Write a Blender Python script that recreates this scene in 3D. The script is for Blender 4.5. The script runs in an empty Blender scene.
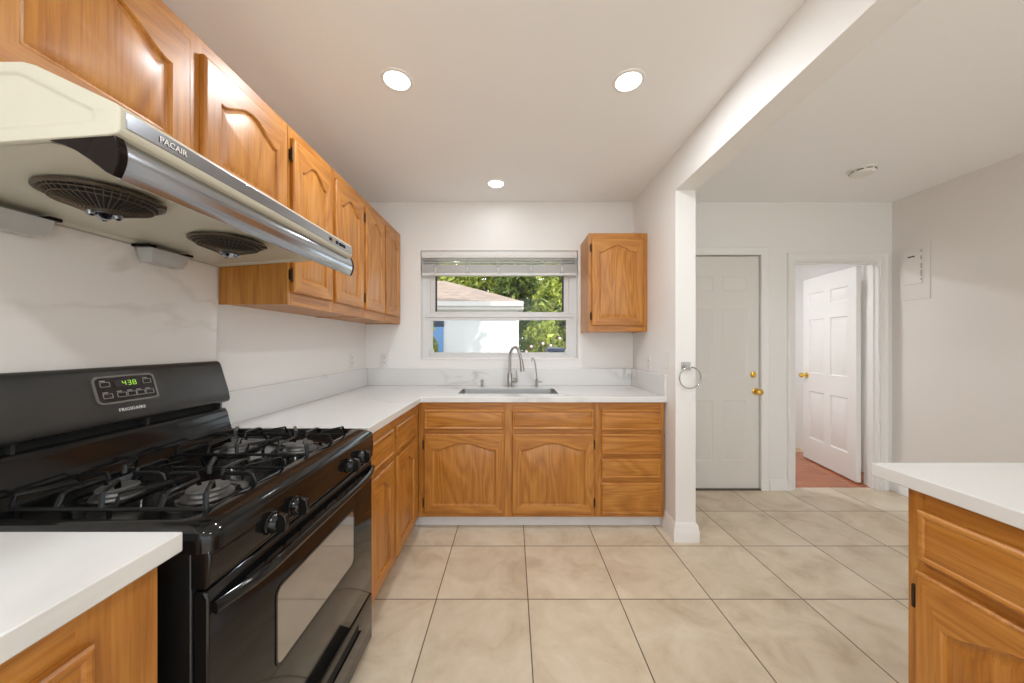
import bpy, math, random
from mathutils import Vector, Matrix
random.seed(7)
R = math.radians
SC = bpy.context.scene
COL = SC.collection

# ------------------------------------------------------------------ camera
CAM_Z = 1.275
cd = bpy.data.cameras.new('camera')
cd.sensor_fit = 'HORIZONTAL'; cd.sensor_width = 36.0
cd.lens = 340.0 / 1024.0 * 36.0
cd.shift_y = 2.5 / 1024.0
cd.clip_start = 0.02; cd.clip_end = 200
cam = bpy.data.objects.new('camera', cd); COL.objects.link(cam)
cam.location = (0, 0, CAM_Z); cam.rotation_euler = (R(90), 0, 0)
SC.camera = cam

# ------------------------------------------------------------------ world, sun, exposure
w = bpy.data.worlds.new('world'); SC.world = w; w.use_nodes = True
wb = w.node_tree.nodes['Background']
wb.inputs[0].default_value = (0.86, 0.935, 1.0, 1); wb.inputs[1].default_value = 2.4
SC.view_settings.view_transform = 'Standard'; SC.view_settings.look = 'None'
SC.view_settings.gamma = 1.0; SC.view_settings.use_curve_mapping = False
SC.view_settings.exposure = 0.18
SC.cycles.use_denoising = True
SC.cycles.max_bounces = 12; SC.cycles.diffuse_bounces = 7; SC.cycles.glossy_bounces = 5
SC.cycles.transparent_max_bounces = 12
SC.cycles.sample_clamp_indirect = 6.0
sd = bpy.data.lights.new('sun', 'SUN'); sd.energy = 4.2; sd.angle = R(0.6); sd.color = (1.0, 0.95, 0.86)
sun = bpy.data.objects.new('sun', sd); COL.objects.link(sun)
SUN_TO = Vector((0.5, -0.6, 0.72)).normalized()
sun.rotation_euler = SUN_TO.to_track_quat('Z', 'Y').to_euler(); sun.location = (3, -4, 8)
LAMP_W = 8.0        # every recessed downlight

# ------------------------------------------------------------------ materials
def new_mat(name):
    m = bpy.data.materials.new(name); m.use_nodes = True
    nt = m.node_tree
    return m, nt, nt.nodes['Principled BSDF']

def N(nt, t, **kw):
    n = nt.nodes.new(t)
    for k, v in kw.items():
        setattr(n, k, v)
    return n

def mat(name, col, rough=0.5, metal=0.0, bump=0.0, bscale=200, spec=0.5, var=0.0, vscale=6, coat=0.0):
    m, nt, b = new_mat(name)
    b.inputs['Base Color'].default_value = (*col, 1)
    b.inputs['Roughness'].default_value = rough
    b.inputs['Metallic'].default_value = metal
    b.inputs['Specular IOR Level'].default_value = spec
    b.inputs['Coat Weight'].default_value = coat
    b.inputs['Coat Roughness'].default_value = 0.08
    tc = N(nt, 'ShaderNodeTexCoord')
    if var:
        nz = N(nt, 'ShaderNodeTexNoise'); nz.inputs['Scale'].default_value = vscale; nz.inputs['Detail'].default_value = 5
        nt.links.new(tc.outputs['Object'], nz.inputs['Vector'])
        mx = N(nt, 'ShaderNodeMix', data_type='RGBA')
        mx.inputs[6].default_value = (*[c * (1 - var) for c in col], 1)
        mx.inputs[7].default_value = (*[min(1, c * (1 + var)) for c in col], 1)
        nt.links.new(nz.outputs['Fac'], mx.inputs[0]); nt.links.new(mx.outputs[2], b.inputs['Base Color'])
    if bump:
        nb = N(nt, 'ShaderNodeTexNoise'); nb.inputs['Scale'].default_value = bscale; nb.inputs['Detail'].default_value = 3
        nt.links.new(tc.outputs['Object'], nb.inputs['Vector'])
        bp = N(nt, 'ShaderNodeBump'); bp.inputs['Strength'].default_value = bump; bp.inputs['Distance'].default_value = 0.002
        nt.links.new(nb.outputs['Fac'], bp.inputs['Height']); nt.links.new(bp.outputs[0], b.inputs['Normal'])
    return m

def wood(name, dark, mid, light, along='z', rough=0.40):
    m, nt, b = new_mat(name)
    L = nt.links.new
    tc = N(nt, 'ShaderNodeTexCoord'); oi = N(nt, 'ShaderNodeObjectInfo')
    ofs = N(nt, 'ShaderNodeVectorMath', operation='SCALE'); ofs.inputs['Scale'].default_value = 37.0
    cmb = N(nt, 'ShaderNodeCombineXYZ')
    for i in range(3): L(oi.outputs['Random'], cmb.inputs[i])
    L(cmb.outputs[0], ofs.inputs[0])
    add = N(nt, 'ShaderNodeVectorMath', operation='ADD'); L(tc.outputs['Object'], add.inputs[0]); L(ofs.outputs[0], add.inputs[1])
    def mapped(across, length):
        mp = N(nt, 'ShaderNodeMapping')
        s = [across] * 3; s['xyz'.index(along)] = length
        mp.inputs['Scale'].default_value = s; L(add.outputs[0], mp.inputs['Vector']); return mp
    # flowing cathedral figure
    n1 = N(nt, 'ShaderNodeTexNoise'); n1.inputs['Scale'].default_value = 1.0; n1.inputs['Detail'].default_value = 1.5
    n1.inputs['Distortion'].default_value = 0.6
    L(mapped(5.0, 0.85).outputs[0], n1.inputs['Vector'])
    mul = N(nt, 'ShaderNodeMath', operation='MULTIPLY'); mul.inputs[1].default_value = 22.0; L(n1.outputs['Fac'], mul.inputs[0])
    fr = N(nt, 'ShaderNodeMath', operation='PINGPONG'); fr.inputs[1].default_value = 1.0; L(mul.outputs[0], fr.inputs[0])
    # fine pores
    n2 = N(nt, 'ShaderNodeTexNoise'); n2.inputs['Scale'].default_value = 1.0; n2.inputs['Detail'].default_value = 4
    L(mapped(120, 4).outputs[0], n2.inputs['Vector']); n2.inputs['Roughness'].default_value = 0.7
    n3 = N(nt, 'ShaderNodeTexNoise'); n3.inputs['Scale'].default_value = 1.0; n3.inputs['Detail'].default_value = 2
    L(mapped(3.0, 1.0).outputs[0], n3.inputs['Vector'])
    s1 = N(nt, 'ShaderNodeMath', operation='MULTIPLY'); s1.inputs[1].default_value = 0.26; L(fr.outputs[0], s1.inputs[0])
    s2 = N(nt, 'ShaderNodeMath', operation='MULTIPLY'); s2.inputs[1].default_value = 0.90; L(n2.outputs['Fac'], s2.inputs[0])
    s3 = N(nt, 'ShaderNodeMath', operation='MULTIPLY'); s3.inputs[1].default_value = 0.35; L(n3.outputs['Fac'], s3.inputs[0])
    a1 = N(nt, 'ShaderNodeMath', operation='ADD'); L(s1.outputs[0], a1.inputs[0]); L(s2.outputs[0], a1.inputs[1])
    a2 = N(nt, 'ShaderNodeMath', operation='ADD'); L(a1.outputs[0], a2.inputs[0]); L(s3.outputs[0], a2.inputs[1])
    rp = N(nt, 'ShaderNodeValToRGB'); e = rp.color_ramp.elements
    e[0].position = 0.40; e[0].color = (*dark, 1); e[1].position = 1.05; e[1].color = (*light, 1)
    k = e.new(0.70); k.color = (*mid, 1)
    L(a2.outputs[0], rp.inputs[0]); L(rp.outputs[0], b.inputs['Base Color'])
    b.inputs['Roughness'].default_value = rough; b.inputs['Specular IOR Level'].default_value = 0.5
    b.inputs['Coat Weight'].default_value = 0.12; b.inputs['Coat Roughness'].default_value = 0.25
    bp = N(nt, 'ShaderNodeBump'); bp.inputs['Strength'].default_value = 0.15; bp.inputs['Distance'].default_value = 0.001
    L(n2.outputs['Fac'], bp.inputs['Height']); L(bp.outputs[0], b.inputs['Normal'])
    return m

def marble(name, base, vein, scale=1.6, rough=0.18):
    m, nt, b = new_mat(name); L = nt.links.new
    tc = N(nt, 'ShaderNodeTexCoord')
    mp = N(nt, 'ShaderNodeMapping'); mp.inputs['Rotation'].default_value = (0.5, 0.4, 0.6); mp.inputs['Scale'].default_value = (1, 1, 1.3)
    L(tc.outputs['Object'], mp.inputs[0])
    wv = N(nt, 'ShaderNodeTexNoise'); wv.inputs['Scale'].default_value = scale; wv.inputs['Detail'].default_value = 5
    wv.inputs['Distortion'].default_value = 1.2; L(mp.outputs[0], wv.inputs['Vector'])
    sub = N(nt, 'ShaderNodeMath', operation='SUBTRACT'); sub.inputs[1].default_value = 0.5; L(wv.outputs['Fac'], sub.inputs[0])
    ab = N(nt, 'ShaderNodeMath', operation='ABSOLUTE'); L(sub.outputs[0], ab.inputs[0])
    rp = N(nt, 'ShaderNodeValToRGB'); e = rp.color_ramp.elements
    e[0].position = 0.0; e[0].color = (1, 1, 1, 1); e[1].position = 0.035; e[1].color = (0, 0, 0, 1)
    L(ab.outputs[0], rp.inputs[0])
    ms = N(nt, 'ShaderNodeTexNoise'); ms.inputs['Scale'].default_value = 1.8; L(tc.outputs['Object'], ms.inputs['Vector'])
    mr = N(nt, 'ShaderNodeMapRange'); mr.inputs[1].default_value = 0.48; mr.inputs[2].default_value = 0.66; L(ms.outputs['Fac'], mr.inputs[0])
    ml = N(nt, 'ShaderNodeMath', operation='MULTIPLY'); L(rp.outputs[0], ml.inputs[0]); L(mr.outputs[0], ml.inputs[1])
    mx = N(nt, 'ShaderNodeMix', data_type='RGBA'); mx.inputs[6].default_value = (*base, 1); mx.inputs[7].default_value = (*vein, 1)
    L(ml.outputs[0], mx.inputs[0]); L(mx.outputs[2], b.inputs['Base Color'])
    b.inputs['Roughness'].default_value = rough
    return m

def tile_floor():
    m, nt, b = new_mat('beige_floor_tile'); L = nt.links.new
    tc = N(nt, 'ShaderNodeTexCoord'); sp = N(nt, 'ShaderNodeSeparateXYZ'); L(tc.outputs['Object'], sp.inputs[0])
    def axis(out, off, pitch):
        s = N(nt, 'ShaderNodeMath', operation='SUBTRACT'); s.inputs[1].default_value = off; L(out, s.inputs[0])
        d = N(nt, 'ShaderNodeMath', operation='DIVIDE'); d.inputs[1].default_value = pitch; L(s.outputs[0], d.inputs[0])
        f = N(nt, 'ShaderNodeMath', operation='FLOOR'); L(d.outputs[0], f.inputs[0])
        pp = N(nt, 'ShaderNodeMath', operation='PINGPONG'); pp.inputs[1].default_value = 0.5; L(d.outputs[0], pp.inputs[0])
        return f, pp
    fx, px = axis(sp.outputs[0], 0.0799, 0.4577)
    fy, py = axis(sp.outputs[1], 1.6987, 0.4475)
    mn = N(nt, 'ShaderNodeMath', operation='MINIMUM'); L(px.outputs[0], mn.inputs[0]); L(py.outputs[0], mn.inputs[1])
    gm = N(nt, 'ShaderNodeMapRange'); gm.inputs[1].default_value = 0.0042; gm.inputs[2].default_value = 0.0070; L(mn.outputs[0], gm.inputs[0])
    cb = N(nt, 'ShaderNodeCombineXYZ'); L(fx.outputs[0], cb.inputs[0]); L(fy.outputs[0], cb.inputs[1])
    wn = N(nt, 'ShaderNodeTexWhiteNoise'); L(cb.outputs[0], wn.inputs['Vector'])
    sc = N(nt, 'ShaderNodeVectorMath', operation='SCALE'); sc.inputs['Scale'].default_value = 20; L(wn.outputs['Color'], sc.inputs[0])
    ad = N(nt, 'ShaderNodeVectorMath', operation='ADD'); L(tc.outputs['Object'], ad.inputs[0]); L(sc.outputs[0], ad.inputs[1])
    n1 = N(nt, 'ShaderNodeTexNoise'); n1.inputs['Scale'].default_value = 4.5; n1.inputs['Detail'].default_value = 8; n1.inputs['Roughness'].default_value = 0.62
    n1.inputs['Distortion'].default_value = 0.5; L(ad.outputs[0], n1.inputs['Vector'])
    rp = N(nt, 'ShaderNodeValToRGB'); e = rp.color_ramp.elements
    e[0].position = 0.28; e[0].color = (0.47, 0.37, 0.255, 1); e[1].position = 0.68; e[1].color = (0.70, 0.615, 0.485, 1)
    k = e.new(0.48); k.color = (0.61, 0.515, 0.385, 1)
    L(n1.outputs['Fac'], rp.inputs[0])
    hv = N(nt, 'ShaderNodeHueSaturation'); L(rp.outputs[0], hv.inputs['Color'])
    vr = N(nt, 'ShaderNodeMapRange'); vr.inputs[3].default_value = 0.95; vr.inputs[4].default_value = 1.05; L(wn.outputs['Value'], vr.inputs[0]); L(vr.outputs[0], hv.inputs['Value'])
    mx = N(nt, 'ShaderNodeMix', data_type='RGBA'); mx.inputs[6].default_value = (0.13, 0.09, 0.06, 1)
    L(gm.outputs[0], mx.inputs[0]); L(hv.outputs[0], mx.inputs[7]); L(mx.outputs[2], b.inputs['Base Color'])
    rr = N(nt, 'ShaderNodeMapRange'); rr.inputs[3].default_value = 0.8; rr.inputs[4].default_value = 0.33; L(gm.outputs[0], rr.inputs[0]); L(rr.outputs[0], b.inputs['Roughness'])
    bp = N(nt, 'ShaderNodeBump'); bp.inputs['Strength'].default_value = 0.4; bp.inputs['Distance'].default_value = 0.002
    L(gm.outputs[0], bp.inputs['Height']); L(bp.outputs[0], b.inputs['Normal'])
    return m

def emit(name, col, s):
    m, nt, b = new_mat(name)
    b.inputs['Base Color'].default_value = (*col, 1)
    b.inputs['Emission Color'].default_value = (*col, 1); b.inputs['Emission Strength'].default_value = s
    return m

def glass(name, tint=(1, 1, 1), amount=1.0):
    m = bpy.data.materials.new(name); m.use_nodes = True; nt = m.node_tree; nt.nodes.clear(); L = nt.links.new
    o = N(nt, 'ShaderNodeOutputMaterial'); mx = N(nt, 'ShaderNodeMixShader'); t = N(nt, 'ShaderNodeBsdfTransparent'); g = N(nt, 'ShaderNodeBsdfGlossy')
    t.inputs[0].default_value = (*tint, 1); g.inputs['Roughness'].default_value = 0.03
    f = N(nt, 'ShaderNodeFresnel'); f.inputs[0].default_value = 1.45
    ml = N(nt, 'ShaderNodeMath', operation='MULTIPLY'); ml.inputs[1].default_value = amount; L(f.outputs[0], ml.inputs[0])
    L(ml.outputs[0], mx.inputs[0]); L(t.outputs[0], mx.inputs[1]); L(g.outputs[0], mx.inputs[2]); L(mx.outputs[0], o.inputs[0])
    return m

def leaf_mat(name, dark, light):
    m, nt, b = new_mat(name); L = nt.links.new
    tc = N(nt, 'ShaderNodeTexCoord'); nz = N(nt, 'ShaderNodeTexNoise'); nz.inputs['Scale'].default_value = 3.2; nz.inputs['Detail'].default_value = 6
    nz.inputs['Roughness'].default_value = 0.75
    L(tc.outputs['Object'], nz.inputs['Vector'])
    rp = N(nt, 'ShaderNodeValToRGB'); e = rp.color_ramp.elements
    e[0].position = 0.36; e[0].color = (*dark, 1); e[1].position = 0.64; e[1].color = (*light, 1)
    L(nz.outputs['Fac'], rp.inputs[0]); L(rp.outputs[0], b.inputs['Base Color'])
    b.inputs['Roughness'].default_value = 0.5
    tr = N(nt, 'ShaderNodeBsdfTranslucent'); L(rp.outputs[0], tr.inputs[0])
    mx = N(nt, 'ShaderNodeMixShader'); mx.inputs[0].default_value = 0.35
    L(b.outputs[0], mx.inputs[1]); L(tr.outputs[0], mx.inputs[2]); L(mx.outputs[0], nt.nodes['Material Output'].inputs[0])
    return m

def shingle_mat():
    m, nt, b = new_mat('roof_shingle'); L = nt.links.new
    tc = N(nt, 'ShaderNodeTexCoord'); br = N(nt, 'ShaderNodeTexBrick')
    mp = N(nt, 'ShaderNodeMapping'); mp.inputs['Scale'].default_value = (1, 1, 1); L(tc.outputs['Object'], mp.inputs[0]); L(mp.outputs[0], br.inputs['Vector'])
    br.inputs['Scale'].default_value = 2.2; br.inputs['Color1'].default_value = (0.30, 0.22, 0.17, 1); br.inputs['Color2'].default_value = (0.21, 0.155, 0.13, 1)
    br.inputs['Mortar'].default_value = (0.11, 0.085, 0.07, 1); br.inputs['Mortar Size'].default_value = 0.02
    L(br.outputs[0], b.inputs['Base Color']); b.inputs['Roughness'].default_value = 0.9
    return m

WHITE = mat('white_wall_paint', (0.79, 0.78, 0.765), 0.55, bump=0.06, bscale=120)
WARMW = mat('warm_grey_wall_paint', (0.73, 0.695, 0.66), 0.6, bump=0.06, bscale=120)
CEILW = mat('white_ceiling_paint', (0.87, 0.875, 0.88), 0.75, bump=0.05, bscale=90)
TRIMW = mat('white_trim_gloss_paint', (0.80, 0.79, 0.775), 0.33)
DOORW = mat('white_door_paint', (0.80, 0.785, 0.765), 0.38)
DOORG = mat('grey_white_door_paint', (0.70, 0.675, 0.645), 0.42)
VINYL = mat('white_window_vinyl', (0.66, 0.66, 0.655), 0.35)
BLINDW = mat('white_blind_slat', (0.70, 0.70, 0.69), 0.4)
GASKET = mat('dark_window_gasket', (0.03, 0.03, 0.035), 0.6)
OAKV = wood('oak_vertical_grain', (0.235, 0.080, 0.009), (0.40, 0.150, 0.020), (0.52, 0.230, 0.042), 'z')
OAKH = wood('oak_horizontal_grain', (0.235, 0.080, 0.009), (0.40, 0.150, 0.020), (0.52, 0.230, 0.042), 'x')
QUARTZ = marble('white_veined_quartz', (0.69, 0.69, 0.68), (0.47, 0.46, 0.44), 1.3, 0.2)
SLAB = marble('veined_wall_slab', (0.80, 0.775, 0.75), (0.66, 0.62, 0.58), 1.3, 0.28)
TILE = tile_floor()
REDW = wood('red_brown_wood_floor', (0.22, 0.055, 0.018), (0.36, 0.10, 0.032), (0.46, 0.15, 0.05), 'x', 0.25)
TANF = mat('tan_floor', (0.60, 0.42, 0.22), 0.4, var=0.1)
BLACK = mat('black_enamel', (0.006, 0.006, 0.006), 0.09, spec=0.36, var=0.3, vscale=3)
BLACKD = mat('black_mottled_panel', (0.030, 0.029, 0.027), 0.30, var=0.5, vscale=9)  # lighter black with random mottling
BLACKS = mat('black_side_panel', (0.008, 0.008, 0.008), 0.35)
IRON = mat('black_cast_grate', (0.006, 0.006, 0.006), 0.32, spec=0.28)
SLOT = mat('dark_slot', (0.002, 0.002, 0.002), 0.8)
CAP = mat('grey_burner_cap', (0.085, 0.082, 0.078), 0.4, var=0.3, vscale=30)
BURN = mat('aluminium_burner_ring', (0.20, 0.195, 0.19), 0.35, metal=0.8)
OVGLASS = mat('tinted_oven_glass', (0.42, 0.41, 0.39), 0.05, metal=0.75, spec=0.7)
MARK = mat('white_printed_marking', (0.75, 0.75, 0.73), 0.5)
GREYM = mat('grey_button_outline', (0.28, 0.28, 0.27), 0.5)
CREAM = mat('cream_enamel', (0.56, 0.54, 0.445), 0.32, var=0.06, vscale=4)
CHROME = mat('brushed_chrome', (0.42, 0.45, 0.49), 0.16, metal=1.0)
CHROMEB = mat('polished_chrome', (0.50, 0.50, 0.50), 0.08, metal=1.0)
STEEL = mat('stainless_steel', (0.56, 0.555, 0.54), 0.28, metal=1.0)
NICKEL = mat('brushed_nickel', (0.42, 0.41, 0.39), 0.28, metal=1.0)
BROWNB = mat('dark_brown_plastic', (0.010, 0.006, 0.005), 0.12, spec=0.10)
WIRE = mat('bronze_wire', (0.11, 0.085, 0.06), 0.3, metal=0.7)
CUPP = mat('clear_grey_plastic', (0.42, 0.42, 0.41), 0.15, spec=0.6)
BRASS = mat('polished_brass', (0.78, 0.52, 0.12), 0.16, metal=1.0)
BRONZE = mat('dark_bronze_hinge', (0.05, 0.035, 0.02), 0.4, metal=0.7)
PLATE = mat('white_plastic_plate', (0.76, 0.745, 0.72), 0.4)
TOEW = mat('white_toe_kick_board', (0.66, 0.655, 0.65), 0.5, var=0.08, vscale=12)
LAMPG = emit('lamp_lens', (1.0, 0.98, 0.96), 5.0)
LEDG = emit('green_clock_digits', (0.45, 0.90, 0.05), 0.4)
PANE = glass('clear_window_glass', (0.985, 0.99, 0.985), 0.35)
STUCCO = mat('white_stucco', (0.52, 0.52, 0.53), 0.9, bump=0.2, bscale=60)
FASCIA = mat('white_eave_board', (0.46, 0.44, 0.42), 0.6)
SHINGLE = shingle_mat()
BLUED = mat('blue_door_paint', (0.10, 0.22, 0.45), 0.45)
NAVY = mat('dark_navy_plastic', (0.012, 0.02, 0.045), 0.4)
LEAFA = leaf_mat('bright_leaves', (0.04, 0.085, 0.012), (0.46, 0.50, 0.07))
LEAFB = leaf_mat('deep_green_leaves', (0.025, 0.06, 0.012), (0.28, 0.36, 0.06))
PETAL = mat('pink_petals', (0.75, 0.45, 0.60), 0.6)
BARK = mat('bark', (0.10, 0.07, 0.05), 0.9, bump=0.5, bscale=30)
SOIL = mat('garden_ground', (0.36, 0.31, 0.23), 0.9, var=0.3, vscale=2)
BOUNCE_GROUND = mat('pale_concrete', (0.55, 0.53, 0.50), 0.9, var=0.1, vscale=2)

# ------------------------------------------------------------------ mesh builder
class MB:
    def __init__(s): s.v = []; s.f = []; s.m = []
    def add(s, vs, fs, m=0):
        o = len(s.v); s.v += [tuple(v) for v in vs]; s.f += [tuple(o + i for i in f) for f in fs]; s.m += [m] * len(fs); return s
    def box(s, x0, x1, y0, y1, z0, z1, m=0):
        if x0 > x1: x0, x1 = x1, x0
        if y0 > y1: y0, y1 = y1, y0
        if z0 > z1: z0, z1 = z1, z0
        v = [(x0,y0,z0),(x1,y0,z0),(x1,y1,z0),(x0,y1,z0),(x0,y0,z1),(x1,y0,z1),(x1,y1,z1),(x0,y1,z1)]
        return s.add(v, [(0,3,2,1),(4,5,6,7),(0,1,5,4),(1,2,6,5),(2,3,7,6),(3,0,4,7)], m)
    def prism(s, poly, a0, a1, axis='y', m=0):
        # poly: 2D points; axis y -> (x,z), axis z -> (x,y), axis x -> (y,z)
        def P(p, a):
            return {'y': (p[0], a, p[1]), 'z': (p[0], p[1], a), 'x': (a, p[0], p[1])}[axis]
        n = len(poly)
        v = [P(p, a0) for p in poly] + [P(p, a1) for p in poly]
        f = [tuple(range(n)), tuple(range(2 * n - 1, n - 1, -1))]
        f += [(i, i + n, (i + 1) % n + n, (i + 1) % n) for i in range(n)]
        return s.add(v, f, m)
    def loops(s, ls, cap0=True, cap1=True, close=True, m=0, mf=None):
        n = len(ls[0]); v = [p for l in ls for p in l]; f = []; mm = []
        for k in range(len(ls) - 1):
            for i in range(n if close else n - 1):
                j = (i + 1) % n
                f.append((k*n+i, k*n+j, (k+1)*n+j, (k+1)*n+i)); mm.append(mf(k, i) if mf else m)
        if cap0: f.append(tuple(range(n - 1, -1, -1))); mm.append(m)
        if cap1: f.append(tuple(range((len(ls)-1)*n, len(ls)*n))); mm.append(m)
        o = len(s.m); s.add(v, f, m); s.m[o:] = mm
        return s
    def lathe(s, prof, c, axis='z', n=28, m=0, cap=True):
        ls = []
        for r, h in prof:
            l = []
            for i in range(n):
                a = 2 * math.pi * i / n; p, q = r * math.cos(a), r * math.sin(a)
                l.append({'z': (c[0]+p, c[1]+q, c[2]+h), 'y': (c[0]+p, c[1]+h, c[2]-q), 'x': (c[0]+h, c[1]+p, c[2]+q)}[axis])
            ls.append(l)
        return s.loops(ls, cap, cap, True, m)
    def tube(s, pts, r, n=8, m=0, closed=False, sx=1.0, cap=True):
        pts = [Vector(p) for p in pts]; rs = r if isinstance(r, (list, tuple)) else [r] * len(pts)
        ls = []; up = None; L = len(pts)
        for i, p in enumerate(pts):
            if closed: t = (pts[(i+1) % L] - pts[i-1]).normalized()
            else: t = (pts[min(i+1, L-1)] - pts[max(i-1, 0)]).normalized()
            if up is None:
                up = Vector((0, 0, 1)) if abs(t.z) < 0.9 else Vector((1, 0, 0))
            u = (up - t * up.dot(t))
            if u.length < 1e-5: u = t.orthogonal()
            u.normalize(); up = u; q = t.cross(u)
            ls.append([p + (u * math.sin(2*math.pi*k/n) + q * sx * math.cos(2*math.pi*k/n)) * rs[i] for k in range(n)])
        if closed: ls.append(ls[0]); cap = False
        return s.loops(ls, cap, cap, True, m)
    def grid(s, axis, us, vs, solid, a0, a1, m=0, mcell=None):
        """cells of a plate pierced by openings; axis = plate normal"""
        def P(u, v, a): return {'y': (u, a, v), 'z': (u, v, a), 'x': (a, u, v)}[axis]
        nu, nv = len(us) - 1, len(vs) - 1
        S = lambda i, j: 0 <= i < nu and 0 <= j < nv and solid((us[i]+us[i+1])/2, (vs[j]+vs[j+1])/2)
        V = {}; vl = []; fl = []; ml = []
        def vid(i, j, k):
            if (i, j, k) not in V: V[(i, j, k)] = len(vl); vl.append(P(us[i], vs[j], (a0, a1)[k]))
            return V[(i, j, k)]
        for i in range(nu):
            for j in range(nv):
                if not S(i, j): continue
                fl.append((vid(i,j,0), vid(i+1,j,0), vid(i+1,j+1,0), vid(i,j+1,0)))
                fl.append((vid(i,j,1), vid(i,j+1,1), vid(i+1,j+1,1), vid(i+1,j,1)))
                if not S(i-1, j): fl.append((vid(i,j,0), vid(i,j+1,0), vid(i,j+1,1), vid(i,j,1)))
                if not S(i+1, j): fl.append((vid(i+1,j,0), vid(i+1,j,1), vid(i+1,j+1,1), vid(i+1,j+1,0)))
                if not S(i, j-1): fl.append((vid(i,j,0), vid(i,j,1), vid(i+1,j,1), vid(i+1,j,0)))
                if not S(i, j+1): fl.append((vid(i,j+1,0), vid(i+1,j+1,0), vid(i+1,j+1,1), vid(i,j+1,1)))
                ml += [mcell((us[i]+us[i+1])/2, (vs[j]+vs[j+1])/2) if mcell else m] * (len(fl) - len(ml))
        o = len(s.m); s.add(vl, fl, m); s.m[o:] = ml
        return s
    def build(s, name, mats, parent=None, at=(0, 0, 0), rz=0.0, bevel=0.0, seg=2, smooth=True, ang=38, world=True):
        """vertices are given in the frame at/rz; with a parent that frame is world space unless world=False (then parent space)"""
        me = bpy.data.meshes.new(name); me.from_pydata(s.v, [], s.f)
        mats = mats if isinstance(mats, (list, tuple)) else [mats]
        for q in mats: me.materials.append(q)
        me.polygons.foreach_set('material_index', s.m)
        import bmesh
        b = bmesh.new(); b.from_mesh(me); bmesh.ops.recalc_face_normals(b, faces=b.faces); b.to_mesh(me); b.free()
        me.update()
        if smooth:
            me.polygons.foreach_set('use_smooth', [True] * len(me.polygons)); me.set_sharp_from_angle(angle=R(ang))
        o = bpy.data.objects.new(name, me); COL.objects.link(o)
        M = Matrix.Translation(at) @ Matrix.Rotation(rz, 4, 'Z')
        place(o, M, parent, world)
        if bevel:
            md = o.modifiers.new('soft_edges', 'BEVEL'); md.width = bevel; md.segments = seg; md.limit_method = 'ANGLE'; md.angle_limit = R(40)
        return o

WM = {}
def place(o, M, parent=None, world=True):
    if parent is None:
        o.matrix_basis = M; WM[o] = M
    else:
        o.parent = parent
        if world: WM[o] = M; o.matrix_basis = WM[parent].inverted() @ M
        else: o.matrix_basis = M; WM[o] = WM[parent] @ M

def empty(name, loc, rz=0.0):
    o = bpy.data.objects.new(name, None); COL.objects.link(o); o.empty_display_size = 0.1
    place(o, Matrix.Translation(loc) @ Matrix.Rotation(rz, 4, 'Z')); return o

def tag(o, label, cat, group=None):
    o['label'] = label; o['category'] = cat
    if group: o['group'] = group
    return o

def struct(o): o['kind'] = 'structure'; return o

def text_mesh(name, body, size, M, mat_, parent, depth=0.0006, align='CENTER', space=1.0):
    c = bpy.data.curves.new(name, 'FONT'); c.body = body; c.size = size; c.extrude = depth; c.align_x = align; c.align_y = 'CENTER'; c.space_character = space
    t = bpy.data.objects.new(name, c); COL.objects.link(t)
    dg = bpy.context.evaluated_depsgraph_get(); dg.update()
    me = bpy.data.meshes.new_from_object(t.evaluated_get(dg)); bpy.data.objects.remove(t)
    me.materials.clear(); me.materials.append(mat_)
    o = bpy.data.objects.new(name, me); COL.objects.link(o); place(o, M, parent); return o

def rrect(x0, x1, y0, y1, r, n=5):
    p = []
    for cx, cy, a in ((x1-r, y0+r, -90), (x1-r, y1-r, 0), (x0+r, y1-r, 90), (x0+r, y0+r, 180)):
        for i in range(n + 1):
            t = R(a + 90 * i / n); p.append((cx + r*math.cos(t), cy + r*math.sin(t)))
    return p

# ------------------------------------------------------------------ room shell
XL, XR, YB, ZC = -1.275, 3.32, 2.97, 2.515
YR = -2.4                                # unseen rear end, left open behind the camera for daylight fill
PX0, PX1, PY = 1.058, 1.188, 2.20        # stub partition beside the kitchen

def wall_y(name, y0, y1, x0, x1, z0, z1, holes, m):
    us = sorted({x0, x1, *[h[0] for h in holes], *[h[1] for h in holes]}); vs = sorted({z0, z1, *[h[2] for h in holes], *[h[3] for h in holes]})
    ok = lambda u, v: not any(h[0] < u < h[1] and h[2] < v < h[3] for h in holes)
    return struct(MB().grid('y', us, vs, ok, y0, y1).build(name, m, smooth=False))

WIN = (-0.799, 0.5765, 1.149, 2.091)
D1 = (1.436, 2.172, 0.0, 2.052)
D2 = (2.459, 3.214, 0.0, 2.010)
struct(MB().box(XL-0.12, XR+0.12, YR, YB+0.05, -0.1, 0.0).build('floor', TILE, smooth=False))
struct(MB().box(XL-0.3, 3.75, YR-0.3, 4.6, ZC, ZC+0.12).build('ceiling', CEILW, smooth=False))
struct(MB().box(XL-0.12, XL, YR, YB+0.12, 0, ZC).build('wall_left', WHITE, smooth=False))
wall_y('wall_back', YB, YB+0.12, XL, XR, 0, ZC, [WIN, D1, D2], WHITE)
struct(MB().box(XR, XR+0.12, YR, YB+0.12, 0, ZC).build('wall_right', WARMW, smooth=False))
wall_y('wall_rear', YR-0.12, YR, XL-0.12, XR+0.12, 0, ZC, [(-1.2, 3.25, 0.0, 2.42)], WHITE)  # unseen wall; its wide opening is added to let sky light in
struct(MB().box(PX0, PX1, PY, YB, 0, ZC).build('wall_partition', WHITE, smooth=False))
struct(MB().box(PX0, PX1, YR, PY, 2.271, ZC).build('beam', WHITE, smooth=False))
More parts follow.
